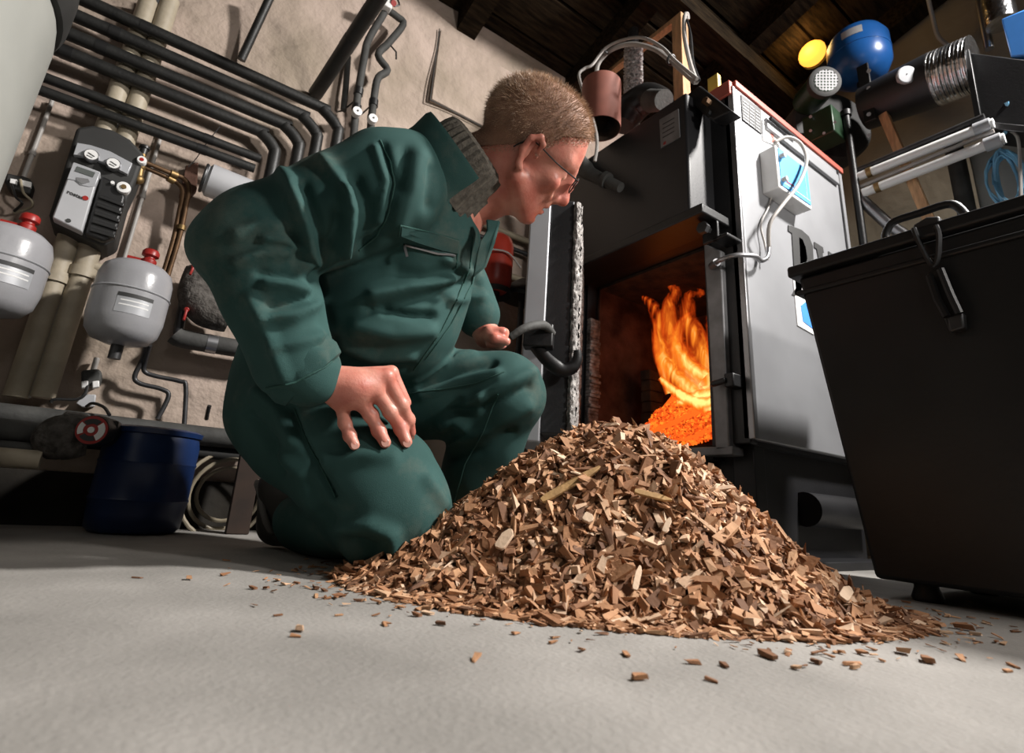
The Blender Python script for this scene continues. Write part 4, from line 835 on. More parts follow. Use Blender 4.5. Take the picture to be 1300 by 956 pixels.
# black post rising in front of the fan
a, b = onX(1067, 145, 1.955), onX(1085, 290, 1.955)
tag(MB().cyl((1.97, .70, 0), (1.97, .70, a[2]), .013).cyl((1.97, .70, a[2] - .01), (1.97, .70, a[2] + .012), .019).build('support_post', 'black_paint'), 'black steel post standing in front of the fan', 'post')
# blue expansion tank and glowing lamp
a, b = onX(1080, 20, 2.05), onX(1088, 98, 2.05); cy_ = (onX(1043, 60, 2.05)[1] + onX(1126, 60, 2.05)[1]) / 2; rb = .112; hh = 2.17 - b[2]
t = thing('blue_tank', 'blue steel pressure tank with white label under the ceiling', 'tank', (2.1, cy_, b[2]))
zb3 = b[2]; ht3 = onX(1083, 22, 2.0)[2] - zb3
MB().lathe([(0, 0), (rb * .5, .008), (rb * .85, .04), (rb, .08), (rb, ht3 * .5), (rb * 1.015, ht3 * .505), (rb * 1.015, ht3 * .54), (rb, ht3 * .545), (rb, ht3 * .78), (rb * .85, ht3 * .92), (rb * .5, ht3 * .99), (0, ht3)], (2.1, cy_, zb3), seg=48).build('shell', 'tank_blue', t)
mb = MB(); ta = math.atan2(-cy_, -2.1) - .1
for k in range(6):
    t0, t1 = ta - .33 + .66 * k / 6, ta - .33 + .66 * (k + 1) / 6
    mb.add([np.array([2.1 + rb * 1.008 * math.cos(q), cy_ + rb * 1.008 * math.sin(q), zb3 + ht3 * z]) for q, z in ((t0, .64), (t1, .64), (t1, .78), (t0, .78))], [(0, 1, 2, 3)])
mb.build('label', 'silver_plastic', t)
MB().cyl((2.1, cy_, zb3 - .06), (2.1, cy_, zb3 + .01), .02).bar((2.1, cy_, zb3 + .12), (XB, cy_, zb3 + .12), .03, .03).build('bracket', 'black_paint', t)
emit('lamp_glow', (1.0, .42, .05), 1.9)
t = thing('bulkhead_lamp', 'glowing yellow lamp on the wall behind the blue tank', 'lamp', onX(1030, 68, 2.22))
c = onX(1031, 68, 2.20); MB().ball(c, .045, .06, .06, 20).build('glass', 'lamp_glow', t); MB().cyl(c + np.array([.03, 0, 0]), c + np.array([.25, 0, 0]), .06).build('base', 'dark_steel', t)
l = bpy.data.lights.new('lamp_light', 'POINT'); l.energy = 1.2; l.color = (1, .6, .2); l.shadow_soft_size = .05; lo = bpy.data.objects.new('lamp_light', l); COL.objects.link(lo); lo.location = tuple(c + np.array([-.09, 0, 0]))
# slanting pine strut
a, b = onX(1122, 146, 2.03), onX(1182, 285, 2.03); tag(MB().bar(a, b, .03, .03, up=(1, 0, 0)).build('pine_strut', 'pine', bevel=.002), 'raw pine strut slanting down from the flue duct', 'strut')
# conduits running to the right
for i, (a, b, r, m, lab) in enumerate((((1086, 226), (1262, 156), .0165, 'white_plastic', 'upper white conduit tube above the bin'), ((1096, 245), (1276, 175), .0165, 'white_plastic', 'lower white conduit tube above the bin'), ((1090, 238), (1262, 166), .007, 'cable_grey', 'thin grey conduit between the white tubes'), ((1080, 220), (1250, 148), .011, 'dark_steel', 'dark conduit above the white tubes'))):
    p0, p1 = onX(*a, 1.98), onX(*b, 1.98); pipe_thing('conduit', [p0, p1], r, m, lab, 'conduit', 'conduits above the bin', smooth=0, clips=((.12, 'brass', 1.15, .008), (.93, 'silver_plastic', 1.35, .02)) if r > .012 else ())
pipe_thing('steel_tube', [onX(1090, 250, 1.99), onX(1128, 285, 1.99), onX(1150, 300, 1.99)], .02, 'steel', 'short steel tube slanting below the white conduits', smooth=0)
# grey cabinet with coil of blue cable
t = thing('wall_cabinet', 'grey steel switch cabinet behind the bin at the right', 'cabinet', onX(1270, 290, 2.2))
q = [onX(u, v, 2.15) for u, v in ((1228, 185), (1330, 150), (1330, 330), (1243, 330))]
y0_, y1_ = onX(1228, 190, 2.15)[1], -.35
CB = MB().box((2.15, y1_, .35), (2.30, y0_, onX(1228, 188, 2.15)[2])).build('body', 'tank_grey', t, bevel=.004)
MB().cyl((2.13, y0_ + .03, .3), (2.13, y0_ + .03, onX(1215, 170, 2.13)[2]), .026).build('side_pipe', 'grey_foam', t)
MB().bar(onX(1224, 172, 2.1), onX(1244, 158, 2.1), .03, .03).build('bracket', 'silver_plastic', t)
cc = onX(1279, 228, 2.06); mb = MB(); pts = []
for k in range(330):
    a = 2 * math.pi * k / 15; pts.append(cc + np.array([.018 * math.sin(k * .7), (.034 + .014 * math.sin(k * .137)) * math.cos(a), (.095 + .014 * math.sin(k * .091)) * math.sin(a)]))
tag(mb.tube(pts, .0034, 6, 1).build('cable_coil', 'cable_blue'), 'hanging coil of pale blue cable in front of the grey cabinet', 'cable')
pipe_thing('cable', [onX(1278, 130, 2.0), onX(1283, 150, 2.02), onX(1278, 165, 2.03), onX(1268, 178, 2.04)], .006, 'cable_blue', 'pale blue cable end above the coil', 'cable', smooth=5, seg=8)
pipe_thing('cable', [onX(1280, 165, 2.04), onX(1292, 175, 2.02), onX(1295, 210, 2.02), onX(1296, 250, 2.02)], .0045, 'cable_grey', 'grey cable hanging right of the blue coil', 'cable', smooth=5, seg=8)
# pipes and blue box in the top right corner
tag(plateX([(1271, 24), (1300, 12), (1335, 4), (1335, 62), (1300, 70), (1283, 72)], 2.0, .06).build('blue_box', 'bright_blue', bevel=.004), 'bright blue box at the upper right corner', 'box')
pipe_thing('foil_pipe', [onX(1272, 30, 2.2), onX(1260, -30, 2.2)], .045, 'foil', 'wide shiny pipe going up behind the blue box', smooth=0)
pipe_thing('dark_pipe', [onX(1256, 62, 2.25), onX(1240, -20, 2.25)], .014, 'steel', 'thin shiny upright pipe left of the blue box', smooth=0)
pipe_thing('cable', [onX(1178, -4, 2.3), onX(1184, 22, 2.35), onX(1192, 48, 2.38), onX(1212, 62, 2.42)], .008, 'cable_grey', 'grey cable coming down from the ceiling to the back wall', 'cable', smooth=4, seg=8)

# ------------------------------------------------------------------ black ash bin
bz0, bz1 = .029, .62
yl0, yr0, yl1, yr1 = .451, -.20, .522, -.265
xa0, xb0, xa1, xb1 = 1.117, 1.512, 1.096, 1.562
BN = thing('ash_bin', 'black steel ash bin with lid, bow handle and latch', 'bin', (1.32, .13, 0))
for fx_, fy_ in ((xa0 + .05, yl0 - .06), (xa0 + .05, yr0 + .06), (xb0 - .05, yl0 - .06), (xb0 - .05, yr0 + .06)): MB().lathe([(0, 0), (.022, 0), (.024, .006), (.018, .022), (.018, bz0 + .004), (0, bz0 + .004)], (fx_, fy_, 0), seg=16).build('foot', 'black_paint', BN)
vs = [(xa0, yl0, bz0), (xb0, yl0, bz0), (xb0, yr0, bz0), (xa0, yr0, bz0), (xa1, yl1, bz1), (xb1, yl1, bz1), (xb1, yr1, bz1), (xa1, yr1, bz1)]
MB().add(vs, [(0, 3, 2, 1), (4, 5, 6, 7), (0, 1, 5, 4), (1, 2, 6, 5), (2, 3, 7, 6), (3, 0, 4, 7)]).build('body', 'black_paint', BN, bevel=.008)
MB().prism([(xa1 - .004, yl1 + .006, bz1 - .042), (xb1, yl1 + .006, bz1 - .042), (xb1, yr1, bz1 - .042), (xa1 - .004, yr1, bz1 - .042)], (0, 0, .012)).build('rim_band', 'black_paint', BN, bevel=.004)
MB().box((xa1 - .014, yr1 - .012, bz1), (xb1 + .012, yl1 + .016, bz1 + .026)).build('lid', 'black_paint', BN, bevel=.006, seg=3)
zl = bz1 + .024
h0, h1, h2, h3 = onX(1122, 300, 1.117), onX(1117, 278, 1.117), onX(1212, 240, 1.117), onX(1228, 262, 1.117)
h0[2] = zl; h3[2] = zl; hz_ = zl + .052; y0h, y1h = h1[1], h2[1]
MB().tube([(1.132, y0h - .008, zl - .002), (1.132, y0h, zl + .022), (1.132, y0h - .006, hz_ - .012), (1.132, y0h - .02, hz_), (1.132, (y0h + y1h) / 2, hz_), (1.132, y1h + .02, hz_), (1.132, y1h + .004, hz_ - .012), (1.132, y1h - .008, zl + .012), (1.132, y1h - .02, zl - .002)], .0075, 10, 3).build('handle', 'black_paint', BN)
xq = 1.088
L_ = MB().prism([onX(1176, 346, xq), onX(1196, 338, xq), onX(1220, 415, xq), onX(1204, 421, xq)], (.02, 0, 0)).build('latch_plate', 'black_paint', BN, bevel=.003)
plateX([(1202, 402), (1222, 396), (1224, 416), (1205, 422)], xq - .008, .02).build('latch_foot', 'dark_steel', L_, bevel=.003)
MB().tube([onX(1180, 350, xq - .01), onX(1190, 380, xq - .012), onX(1202, 402, xq - .012)], .006, 8).tube([onX(1194, 342, xq - .01), onX(1206, 372, xq - .012), onX(1218, 398, xq - .012)], .006, 8).build('latch_lever', 'black_paint', L_)
MB().tube([onX(1160, 290, xq - .012), onX(1166, 306, xq - .014), onX(1182, 336, xq - .014), onX(1190, 330, xq - .014), onX(1192, 300, xq - .014), onX(1188, 287, xq - .012)], .0045, 8, 3).build('latch_hoop', 'black_paint', L_)
MB().prism([onX(1158, 286, xq - .004), onX(1176, 275, xq - .004), onX(1192, 274, xq - .004), onX(1194, 285, xq - .004), onX(1176, 288, xq - .004), onX(1162, 296, xq - .004)], (.02, 0, 0)).build('latch_keeper', 'dark_steel', L_, bevel=.003)
c = onX(1112, 472, xa0 - .004); MB().cyl(c, c - np.array([.006, 0, 0]), .011, seg=12).build('rivet', 'dark_steel', BN)
# ------------------------------------------------------------------ wood chip heap
HC = np.array([.635, .606]); HRT = _n(ROT[:2, 0]); HFW = np.array([-HRT[1], HRT[0]]); HA, HB, HH = .41, .262, .240
def heap_z(xy):
    d = np.asarray(xy) - HC; a = d @ HRT; b = d @ HFW; th = np.arctan2(b, a)
    rho = np.sqrt((a / HA) ** 2 + (b / HB) ** 2) * (1 + .05 * np.sin(3 * th + 1) + .035 * np.sin(7 * th))
    rho = np.clip(rho, 0, 1); z = HH * (.5 + .5 * np.cos(np.pi * rho)) * (1 - .04 * np.sin(9 * th) * rho)
    return z - .05 * HH * (1 - rho) ** 8 * 0, rho
def heap_n(xy):
    e = .006; xy = np.asarray(xy); z0 = heap_z(xy)[0]; zx = heap_z(xy + [e, 0])[0]; zy = heap_z(xy + [0, e])[0]
    n = np.stack([-(zx - z0) / e, -(zy - z0) / e, np.ones_like(z0)], -1); return n / np.linalg.norm(n, axis=-1, keepdims=True)
def sample_heap(n, bias=0.0, rmax=1.03):
    out = np.zeros((0, 2))
    while len(out) < n:
        r = np.sqrt(RNG.uniform(0, 1, 4 * n)) * rmax; th = RNG.uniform(0, 2 * np.pi, 4 * n)
        b = HB * r * np.sin(th); keep = (b < HB * .55) | (RNG.uniform(size=4 * n) < .25)
        xy = HC + np.outer(HA * r * np.cos(th), HRT) + np.outer(b, HFW); out = np.vstack([out, xy[keep]])
    return out[:n]
def chip_frames(n, nrm, tilt):
    """random orientation that lies roughly flat on the slope"""
    z = nrm + RNG.normal(0, 1, (n, 3)) * np.asarray(tilt).reshape(-1, 1); z /= np.linalg.norm(z, axis=1, keepdims=True)
    t = RNG.normal(0, 1, (n, 3)); x = t - (t * z).sum(1, keepdims=True) * z; x /= np.linalg.norm(x, axis=1, keepdims=True); y = np.cross(z, x)
    return x, y, z
CUBE = np.array([(-1, -1, -1), (1, -1, -1), (1, 1, -1), (-1, 1, -1), (-1, -1, 1), (1, -1, 1), (1, 1, 1), (-1, 1, 1)], float)
CF = np.array([(0, 3, 2, 1), (4, 5, 6, 7), (0, 1, 5, 4), (1, 2, 6, 5), (2, 3, 7, 6), (3, 0, 4, 7)])
def chip_verts(n, sizes):
    v = CUBE[None] * sizes[:, None, :] * .5
    v = v * (1 + RNG.normal(0, .22, (n, 8, 3)).clip(-.5, .5))
    tp = RNG.uniform(.25, 1.0, (n, 1)); v[:, [1, 2, 5, 6], 1:] *= tp[:, :, None]       # one end tapers
    v[:, [1, 2, 5, 6], 2] += (RNG.normal(0, .12, (n, 1)) * sizes[:, :1]); 
    return v
def chip_sizes(n, lo=.007, hi=.032):
    L = np.exp(RNG.normal(math.log(.0165), .42, n)).clip(lo, hi); W = L * RNG.uniform(.17, .5, n); T = W * RNG.uniform(.3, .7, n)
    return np.stack([L, W.clip(.002, .013), T.clip(.0012, .006)], 1)
N = 13000
xy = sample_heap(N); zz, rho = heap_z(xy); nr = heap_n(xy); sz = chip_sizes(N); sz *= np.where(rho > .9, .75, 1.0)[:, None]
x_, y_, z_ = chip_frames(N, nr, np.where(rho > .92, .15, .42)); cv = chip_verts(N, sz)
pos = np.concatenate([xy, (zz + sz[:, 2] * .5 + RNG.uniform(-.006, .0035, N) * (rho < .95))[:, None]], 1)
vv = pos[:, None] + cv[..., :1] * x_[:, None] + cv[..., 1:2] * y_[:, None] + cv[..., 2:] * z_[:, None]
vv[..., 2] = np.maximum(vv[..., 2], .0004)
ff = (CF[None] + 8 * np.arange(N)[:, None, None]).reshape(-1, 4)
HEAP = mesh_obj('wood_chip_heap', vv.reshape(-1, 3), ff, 'chip', smooth=False, recalc=False)
tag(HEAP, 'heap of brown wood chips on the concrete floor', 'wood chips'); HEAP['kind'] = 'stuff'
nr_, nt_ = 22, 64; v, f = [], []
for i in range(nr_):
    for j in range(nt_):
        r = i / (nr_ - 1) * .97; th = 2 * math.pi * j / nt_; q = HC + HA * r * math.cos(th) * HRT + HB * r * math.sin(th) * HFW; v.append((q[0], q[1], max(heap_z(q)[0] - .005, .0005)))
for i in range(nr_ - 1):
    for j in range(nt_): f.append([i * nt_ + j, i * nt_ + (j + 1) % nt_, (i + 1) * nt_ + (j + 1) % nt_, (i + 1) * nt_ + j])
mat('heap_core_brown', (0.10, 0.05, 0.025), .95, scale=60, col2=(.2, .11, .06), bump=.003, bscale=150)
core = mesh_obj('heap_core', np.array(v), f, 'heap_core_brown', HEAP); core['kind'] = 'stuff'
# the chips that show largest: objects of their own, sharing a dozen meshes
CHM = []
for k in range(14):
    L = (.018, .022, .026, .019, .030, .024, .021, .034, .018, .026, .020, .028, .023, .017)[k]; W = L * (.5, .35, .28, .62, .22, .42, .55, .2, .6, .33, .5, .3, .45, .7)[k]; T = W * (.4, .45, .5, .5, .5, .35, .6, .55, .6, .4, .3, .5, .55, .45)[k]
    vv = chip_verts(1, np.array([[L, min(W, .013), min(T, .007)]]))[0]; me = bpy.data.meshes.new('wood_chip')
    me.from_pydata(vv.tolist(), [], CF.tolist()); me.materials.append(MATS['chip_pale' if k in (4, 9) else 'chip']); CHM.append(me)
def put_chip(pos, xa, ya, za, k, label, group, lift=True, sc=1.0):
    xa, ya, za = np.array(xa) * sc, np.array(ya) * sc, np.array(za) * sc
    o = bpy.data.objects.new('wood_chip', CHM[k]); COL.objects.link(o)
    M = Matrix(((xa[0], ya[0], za[0], pos[0]), (xa[1], ya[1], za[1], pos[1]), (xa[2], ya[2], za[2], pos[2]), (0, 0, 0, 1))); 
    if lift:
        zmin = min((M @ q.co).z for q in CHM[k].vertices); M.translation.z -= zmin - .0004
    o.matrix_world = M; tag(o, label, 'wood chip', group)
n = 215
xy = HC + np.outer(HA * np.sqrt(RNG.uniform(0, .86, n)) * (q := np.cos(RNG.uniform(-math.pi, 0, n))), HRT) + np.outer(-HB * np.abs(RNG.uniform(.02, .93, n)) * np.sqrt(1 - q ** 2 * .86), HFW)
zz, rho = heap_z(xy); nr = heap_n(xy); xs_, ys_, zs_ = chip_frames(n, nr, np.full(n, .35))
for i in range(n):
    k = int(RNG.integers(14)); pu, pv, _ = proj(np.array([xy[i, 0], xy[i, 1], zz[i]]))
    look = 'pale narrow wood chip' if k in (4, 9) else ('slim brown wood chip' if k in (2, 7, 11) else ('blocky brown wood chip' if k in (3, 6, 8, 13) else 'flat brown wood chip'))
    zone = 'near the crest of the heap' if pv < 620 else ('along the front foot of the heap' if rho[i] > .78 else ('on the left flank of the heap' if pu < 680 else ('on the right flank of the heap' if pu > 930 else 'on the middle front of the heap')))
    put_chip((xy[i, 0], xy[i, 1], zz[i] + .0035), xs_[i], ys_[i], zs_[i], k, look + ' lying ' + zone, 'larger wood chips on the heap', False)
# loose chips on the floor
spots = [(976, 831, 3), (1000, 826, 8), (812, 858, 6), (655, 801, 0), (604, 833, 5), (703, 812, 1), (381, 797, 8), (376, 804, 0), (338, 745, 8), (174, 731, 2), (240, 733, 8), (353, 778, 1), (322, 745, 13), (402, 755, 0), (1147, 826, 13), (1176, 836, 3), (1220, 834, 5), (1285, 842, 2), (1225, 797, 6), (1240, 812, 1), (1105, 821, 10), (1068, 826, 8), (1060, 825, 12), (1120, 836, 13), (903, 860, 0), (1253, 790, 4), (1290, 800, 1), (1175, 757, 10), (1150, 763, 12), (1230, 762, 4), (1262, 783, 2), (430, 778, 1), (455, 760, 12), (489, 790, 0), (560, 790, 6), (530, 779, 13), (740, 822, 5), (795, 828, 1), (880, 838, 12), (920, 842, 3), (1010, 845, 13), (1035, 838, 6), (1085, 845, 8), (1200, 815, 9), (1275, 815, 10), (1080, 800, 0), (440, 742, 10), (412, 748, 13)]
for i, (u, v, k) in enumerate(spots):
    p = onZ(u, v, .003); a = RNG.uniform(0, 6.28); xa = np.array([math.cos(a), math.sin(a), 0]); put_chip(p, xa, np.array([-xa[1], xa[0], 0]), np.array([0, 0, 1.]), k, ('largest loose wood chip on the floor in front of the heap' if i == 0 else ('single wood chip lying loose on the floor ' + ('left of the heap' if u < 520 else ('right of the heap' if u > 1060 else 'in front of the heap')))), 'loose wood chips on the floor', sc=(.85 if i in (0, 14, 15, 18) else RNG.uniform(.3, .55)))
sm = []; n = 420
for i in range(n):
    th = RNG.uniform(0, 6.28); r = 1.0 + abs(RNG.normal(0, .16)); sm.append(HC + HA * r * math.cos(th) * HRT + HB * r * math.sin(th) * HFW)
sm = np.array(sm); sz = chip_sizes(n) * RNG.uniform(.25, .7, (n, 1)); cv = chip_verts(n, sz); x_, y_, z_ = chip_frames(n, np.tile([0, 0, 1.], (n, 1)), np.full(n, .08))
vv = np.concatenate([sm, np.full((n, 1), .002)], 1)[:, None] + cv[..., :1] * x_[:, None] + cv[..., 1:2] * y_[:, None] + cv[..., 2:] * z_[:, None]; vv[..., 2] = np.maximum(vv[..., 2], .0003)
o = mesh_obj('wood_crumbs', vv.reshape(-1, 3), (CF[None] + 8 * np.arange(n)[:, None, None]).reshape(-1, 4), 'chip', smooth=False, recalc=False); o['kind'] = 'stuff'; tag(o, 'scattered wood crumbs around the foot of the heap', 'wood crumbs')
# notable pieces on the heap, placed on the slope by tracing the heap surface
def on_heap(u, v):
    r = ray(u, v); t = .3; 
    while t < 1.6:
        p = ORI + t * r
        if p[2] <= heap_z(p[:2])[0]: return p
        t += .002
    return onZ(u, v)
def sliver(u0, v0, u1, v1, w, th, m, name, label, up=.010):
    a, b = on_heap(u0, v0), on_heap(u1, v1); n_ = heap_n((a[:2] + b[:2]) / 2); a = a + n_ * up; b = b + n_ * up; d = _n(b - a); s = np.cross(n_, d)
    q = [a - s * w * .35, a + (b - a) * .15 - s * w * .5, a + (b - a) * .8 - s * w * .5, b - s * w * .12, b + s * w * .15, a + (b - a) * .7 + s * w * .5, a + (b - a) * .1 + s * w * .5, a + s * w * .3]
    tag(MB().prism(q, n_ * th).build(name, m, bevel=.0006), label, 'wood piece')
sliver(690, 642, 764, 599, .013, .004, 'splinter', 'wood_splinter', 'long yellow brown splinter lying across the upper heap', .008)
sliver(805, 630, 852, 642, .008, .004, 'splinter', 'wood_splinter', 'dull brown splinter near the middle of the heap')
sliver(804, 757, 811, 726, .007, .003, 'chip_pale', 'wood_sliver', 'pale upright sliver low on the front of the heap')
sliver(842, 682, 850, 664, .007, .003, 'chip_pale', 'wood_sliver', 'white sliver in the middle of the heap')
sliver(854, 609, 860, 588, .006, .003, 'chip_pale', 'wood_sliver', 'pale sliver on the upper right of the heap')
sliver(636, 704, 652, 680, .016, .004, 'chip_pale', 'pale_chip', 'broad pale chip on the left flank of the heap')
sliver(846, 560, 856, 553, .018, .004, 'chip_pale', 'pale_chip', 'pale chip on the right of the heap crest')
sliver(1063, 770, 1072, 755, .012, .004, 'chip_pale', 'pale_chip', 'pale chip at the lower right of the heap')
sliver(740, 662, 752, 668, .013, .005, 'chip_pale', 'pale_chip', 'small pale square chip in the centre of the heap')
# ------------------------------------------------------------------ the kneeling person
def surface_nets(F, o, h):
    S = F < 0; nx, ny, nz = F.shape
    cnt = sum(S[i:nx - 1 + i, j:ny - 1 + j, k:nz - 1 + k].astype(np.int8) for i in (0, 1) for j in (0, 1) for k in (0, 1))
    act = (cnt > 0) & (cnt < 8); I = np.argwhere(act); ids = -np.ones(act.shape, np.int64); ids[act] = np.arange(len(I))
    acc = np.zeros((len(I), 3)); num = np.zeros(len(I)); C = [(i, j, k) for i in (0, 1) for j in (0, 1) for k in (0, 1)]
    for a in C:
        for ax in range(3):
            if a[ax]: continue
            b = list(a); b[ax] = 1
            fa = F[I[:, 0] + a[0], I[:, 1] + a[1], I[:, 2] + a[2]]; fb = F[I[:, 0] + b[0], I[:, 1] + b[1], I[:, 2] + b[2]]
            m = (fa < 0) != (fb < 0); t = np.zeros(len(I)); t[m] = fa[m] / (fa[m] - fb[m]); q = np.tile(np.array(a, float), (len(I), 1)); q[:, ax] += t
            acc[m] += q[m]; num[m] += 1
    V = (I + acc / num[:, None]) * h + o; Q = []
    for ax in range(3):
        sl0 = [slice(None)] * 3; sl1 = [slice(None)] * 3; sl0[ax] = slice(0, -1); sl1[ax] = slice(1, None)
        E = np.argwhere(S[tuple(sl0)] != S[tuple(sl1)]); b, c = [(1, 2), (2, 0), (0, 1)][ax]
        ok = (E[:, b] > 0) & (E[:, c] > 0) & (E[:, b] < F.shape[b] - 1) & (E[:, c] < F.shape[c] - 1); E = E[ok]
        def cell(db, dc): e = E.copy(); e[:, b] -= db; e[:, c] -= dc; return ids[e[:, 0], e[:, 1], e[:, 2]]
        q = np.stack([cell(1, 1), cell(0, 1), cell(0, 0), cell(1, 0)], 1); flip = ~S[E[:, 0], E[:, 1], E[:, 2]]; q[flip] = q[flip][:, ::-1]; Q.append(q)
    return V, np.vstack(Q)
class Field:
    def __init__(s, lo, hi, h):
        s.lo = np.array(lo, float); s.h = h; s.n = np.ceil((np.array(hi) - s.lo) / h).astype(int) + 1; s.F = np.full(s.n, .5, np.float32)
    def win(s, a, b):
        i0 = np.clip(((a - s.lo) / s.h).astype(int), 0, s.n - 1); i1 = np.clip(((b - s.lo) / s.h).astype(int) + 2, 1, s.n)
        sl = tuple(slice(p, q) for p, q in zip(i0, i1)); ax = [s.lo[k] + s.h * np.arange(i0[k], i1[k]) for k in range(3)]
        return sl, np.stack(np.meshgrid(*ax, indexing='ij'), -1)
    def mix(s, sl, d, k, sub=False):
        f = s.F[sl]
        if sub: d = -d; h = np.clip(.5 - .5 * (f - d) / k, 0, 1); s.F[sl] = f * (1 - h) + d * h + k * h * (1 - h)
        else: h = np.clip(.5 + .5 * (f - d) / k, 0, 1); s.F[sl] = f * (1 - h) + d * h - k * h * (1 - h)
    def cap(s, a, b, ra, rb, k=.02, sub=False):
        a, b = np.array(a, float), np.array(b, float); R = max(ra, rb) + 2.5 * k + .01
        sl, p = s.win(np.minimum(a, b) - R, np.maximum(a, b) + R); ba = b - a; q = p - a; h = np.clip((q @ ba) / (ba @ ba), 0, 1)
        s.mix(sl, np.linalg.norm(q - h[..., None] * ba, axis=-1) - (ra + h * (rb - ra)), k, sub)
    def ell(s, c, r, k=.02, M=None, sub=False):
        c, r = np.array(c, float), np.array(r, float); R = r.max() + 2.5 * k + .01; sl, p = s.win(c - R, c + R); q = p - c
        if M is not None: q = q @ np.array(M).T
        k0 = np.linalg.norm(q / r, axis=-1); k1 = np.linalg.norm(q / r ** 2, axis=-1); s.mix(sl, k0 * (k0 - 1) / np.maximum(k1, 1e-6), k, sub)
    def mesh(s): return surface_nets(s.F, s.lo, s.h)
def smooth_mesh(V, Q, it=2, lam=.5):
    E = np.vstack([Q[:, [0, 1]], Q[:, [1, 2]], Q[:, [2, 3]], Q[:, [3, 0]]])
    deg = np.bincount(E[:, 0], minlength=len(V)) + np.bincount(E[:, 1], minlength=len(V))
    for _ in range(it):
        A = np.zeros_like(V)
        for c in range(3): A[:, c] = np.bincount(E[:, 0], V[E[:, 1], c], len(V)) + np.bincount(E[:, 1], V[E[:, 0], c], len(V))
        V = V + lam * (A / deg[:, None] - V)
    return V
def normals(V, Q):
    n = np.cross(V[Q[:, 2]] - V[Q[:, 0]], V[Q[:, 3]] - V[Q[:, 1]]); N_ = np.zeros_like(V)
    for k in range(4): np.add.at(N_, Q[:, k], n)
    return N_ / np.maximum(np.linalg.norm(N_, axis=1, keepdims=True), 1e-9)

# ---- coverall
pel, hipR, hipL = P(388, 482, 1.03), P(375, 520, .98), P(440, 500, 1.10)
kneR, ankR = P(500, 642, .835), P(388, 662, 1.0)
kneL, ankL = P(638, 499, 1.02), P(588, 652, 1.10)
shoR, elbR, wriR = P(492, 242, .87), P(316, 308, .78), P(378, 462, .775)
shoL, elbL, wriL = P(560, 275, 1.10), P(578, 352, 1.12), P(607, 402, 1.10)
G = Field((-.12, .42, -.02), (.78, 1.42, .86), .005)
G.cap(pel, P(430, 400, 1.02), .132, .145, .03); G.cap(P(430, 400, 1.02), P(520, 300, 1.0), .145, .125, .04)
G.cap(P(425, 300, .99), P(505, 262, .97), .125, .115, .04)                        # rounded back
G.cap(P(520, 300, 1.0), P(552, 240, .98), .115, .085, .03)
G.ell(P(532, 338, .985), (.105, .105, .115), .04); G.ell(P(497, 405, .965), (.125, .115, .11), .04)
G.cap(hipR, kneR, .120, .088, .025); G.cap(P(395, 520, .93), P(485, 595, .875), .088, .078, .03); G.cap(kneR, ankR, .086, .058, .012); G.ell(P(505, 655, .825), (.085, .085, .085), .02)
G.cap(hipL, kneL, .112, .078, .025); G.cap(kneL, ankL, .078, .070, .018); G.cap(ankL, P(580, 690, 1.12), .072, .078, .02)
G.cap(shoR, elbR, .094, .074, .016); G.cap(elbR, wriR, .075, .058, .018); G.ell(P(505, 225, .90), (.085, .085, .08), .03)
G.cap(wriR, P(390, 473, .778), .058, .052, .006)
G.cap(shoL, elbL, .075, .058, .03); G.cap(elbL, wriL, .056, .046, .012)
V, Q = G.mesh(); V = smooth_mesh(V, Q, 3)
U_, V_, Dp = proj(V); Nn = normals(V, Q); view = V - ORI; view /= np.linalg.norm(view, axis=1, keepdims=True); face = np.clip(-(Nn * view).sum(1) * 1.6, 0, 1)
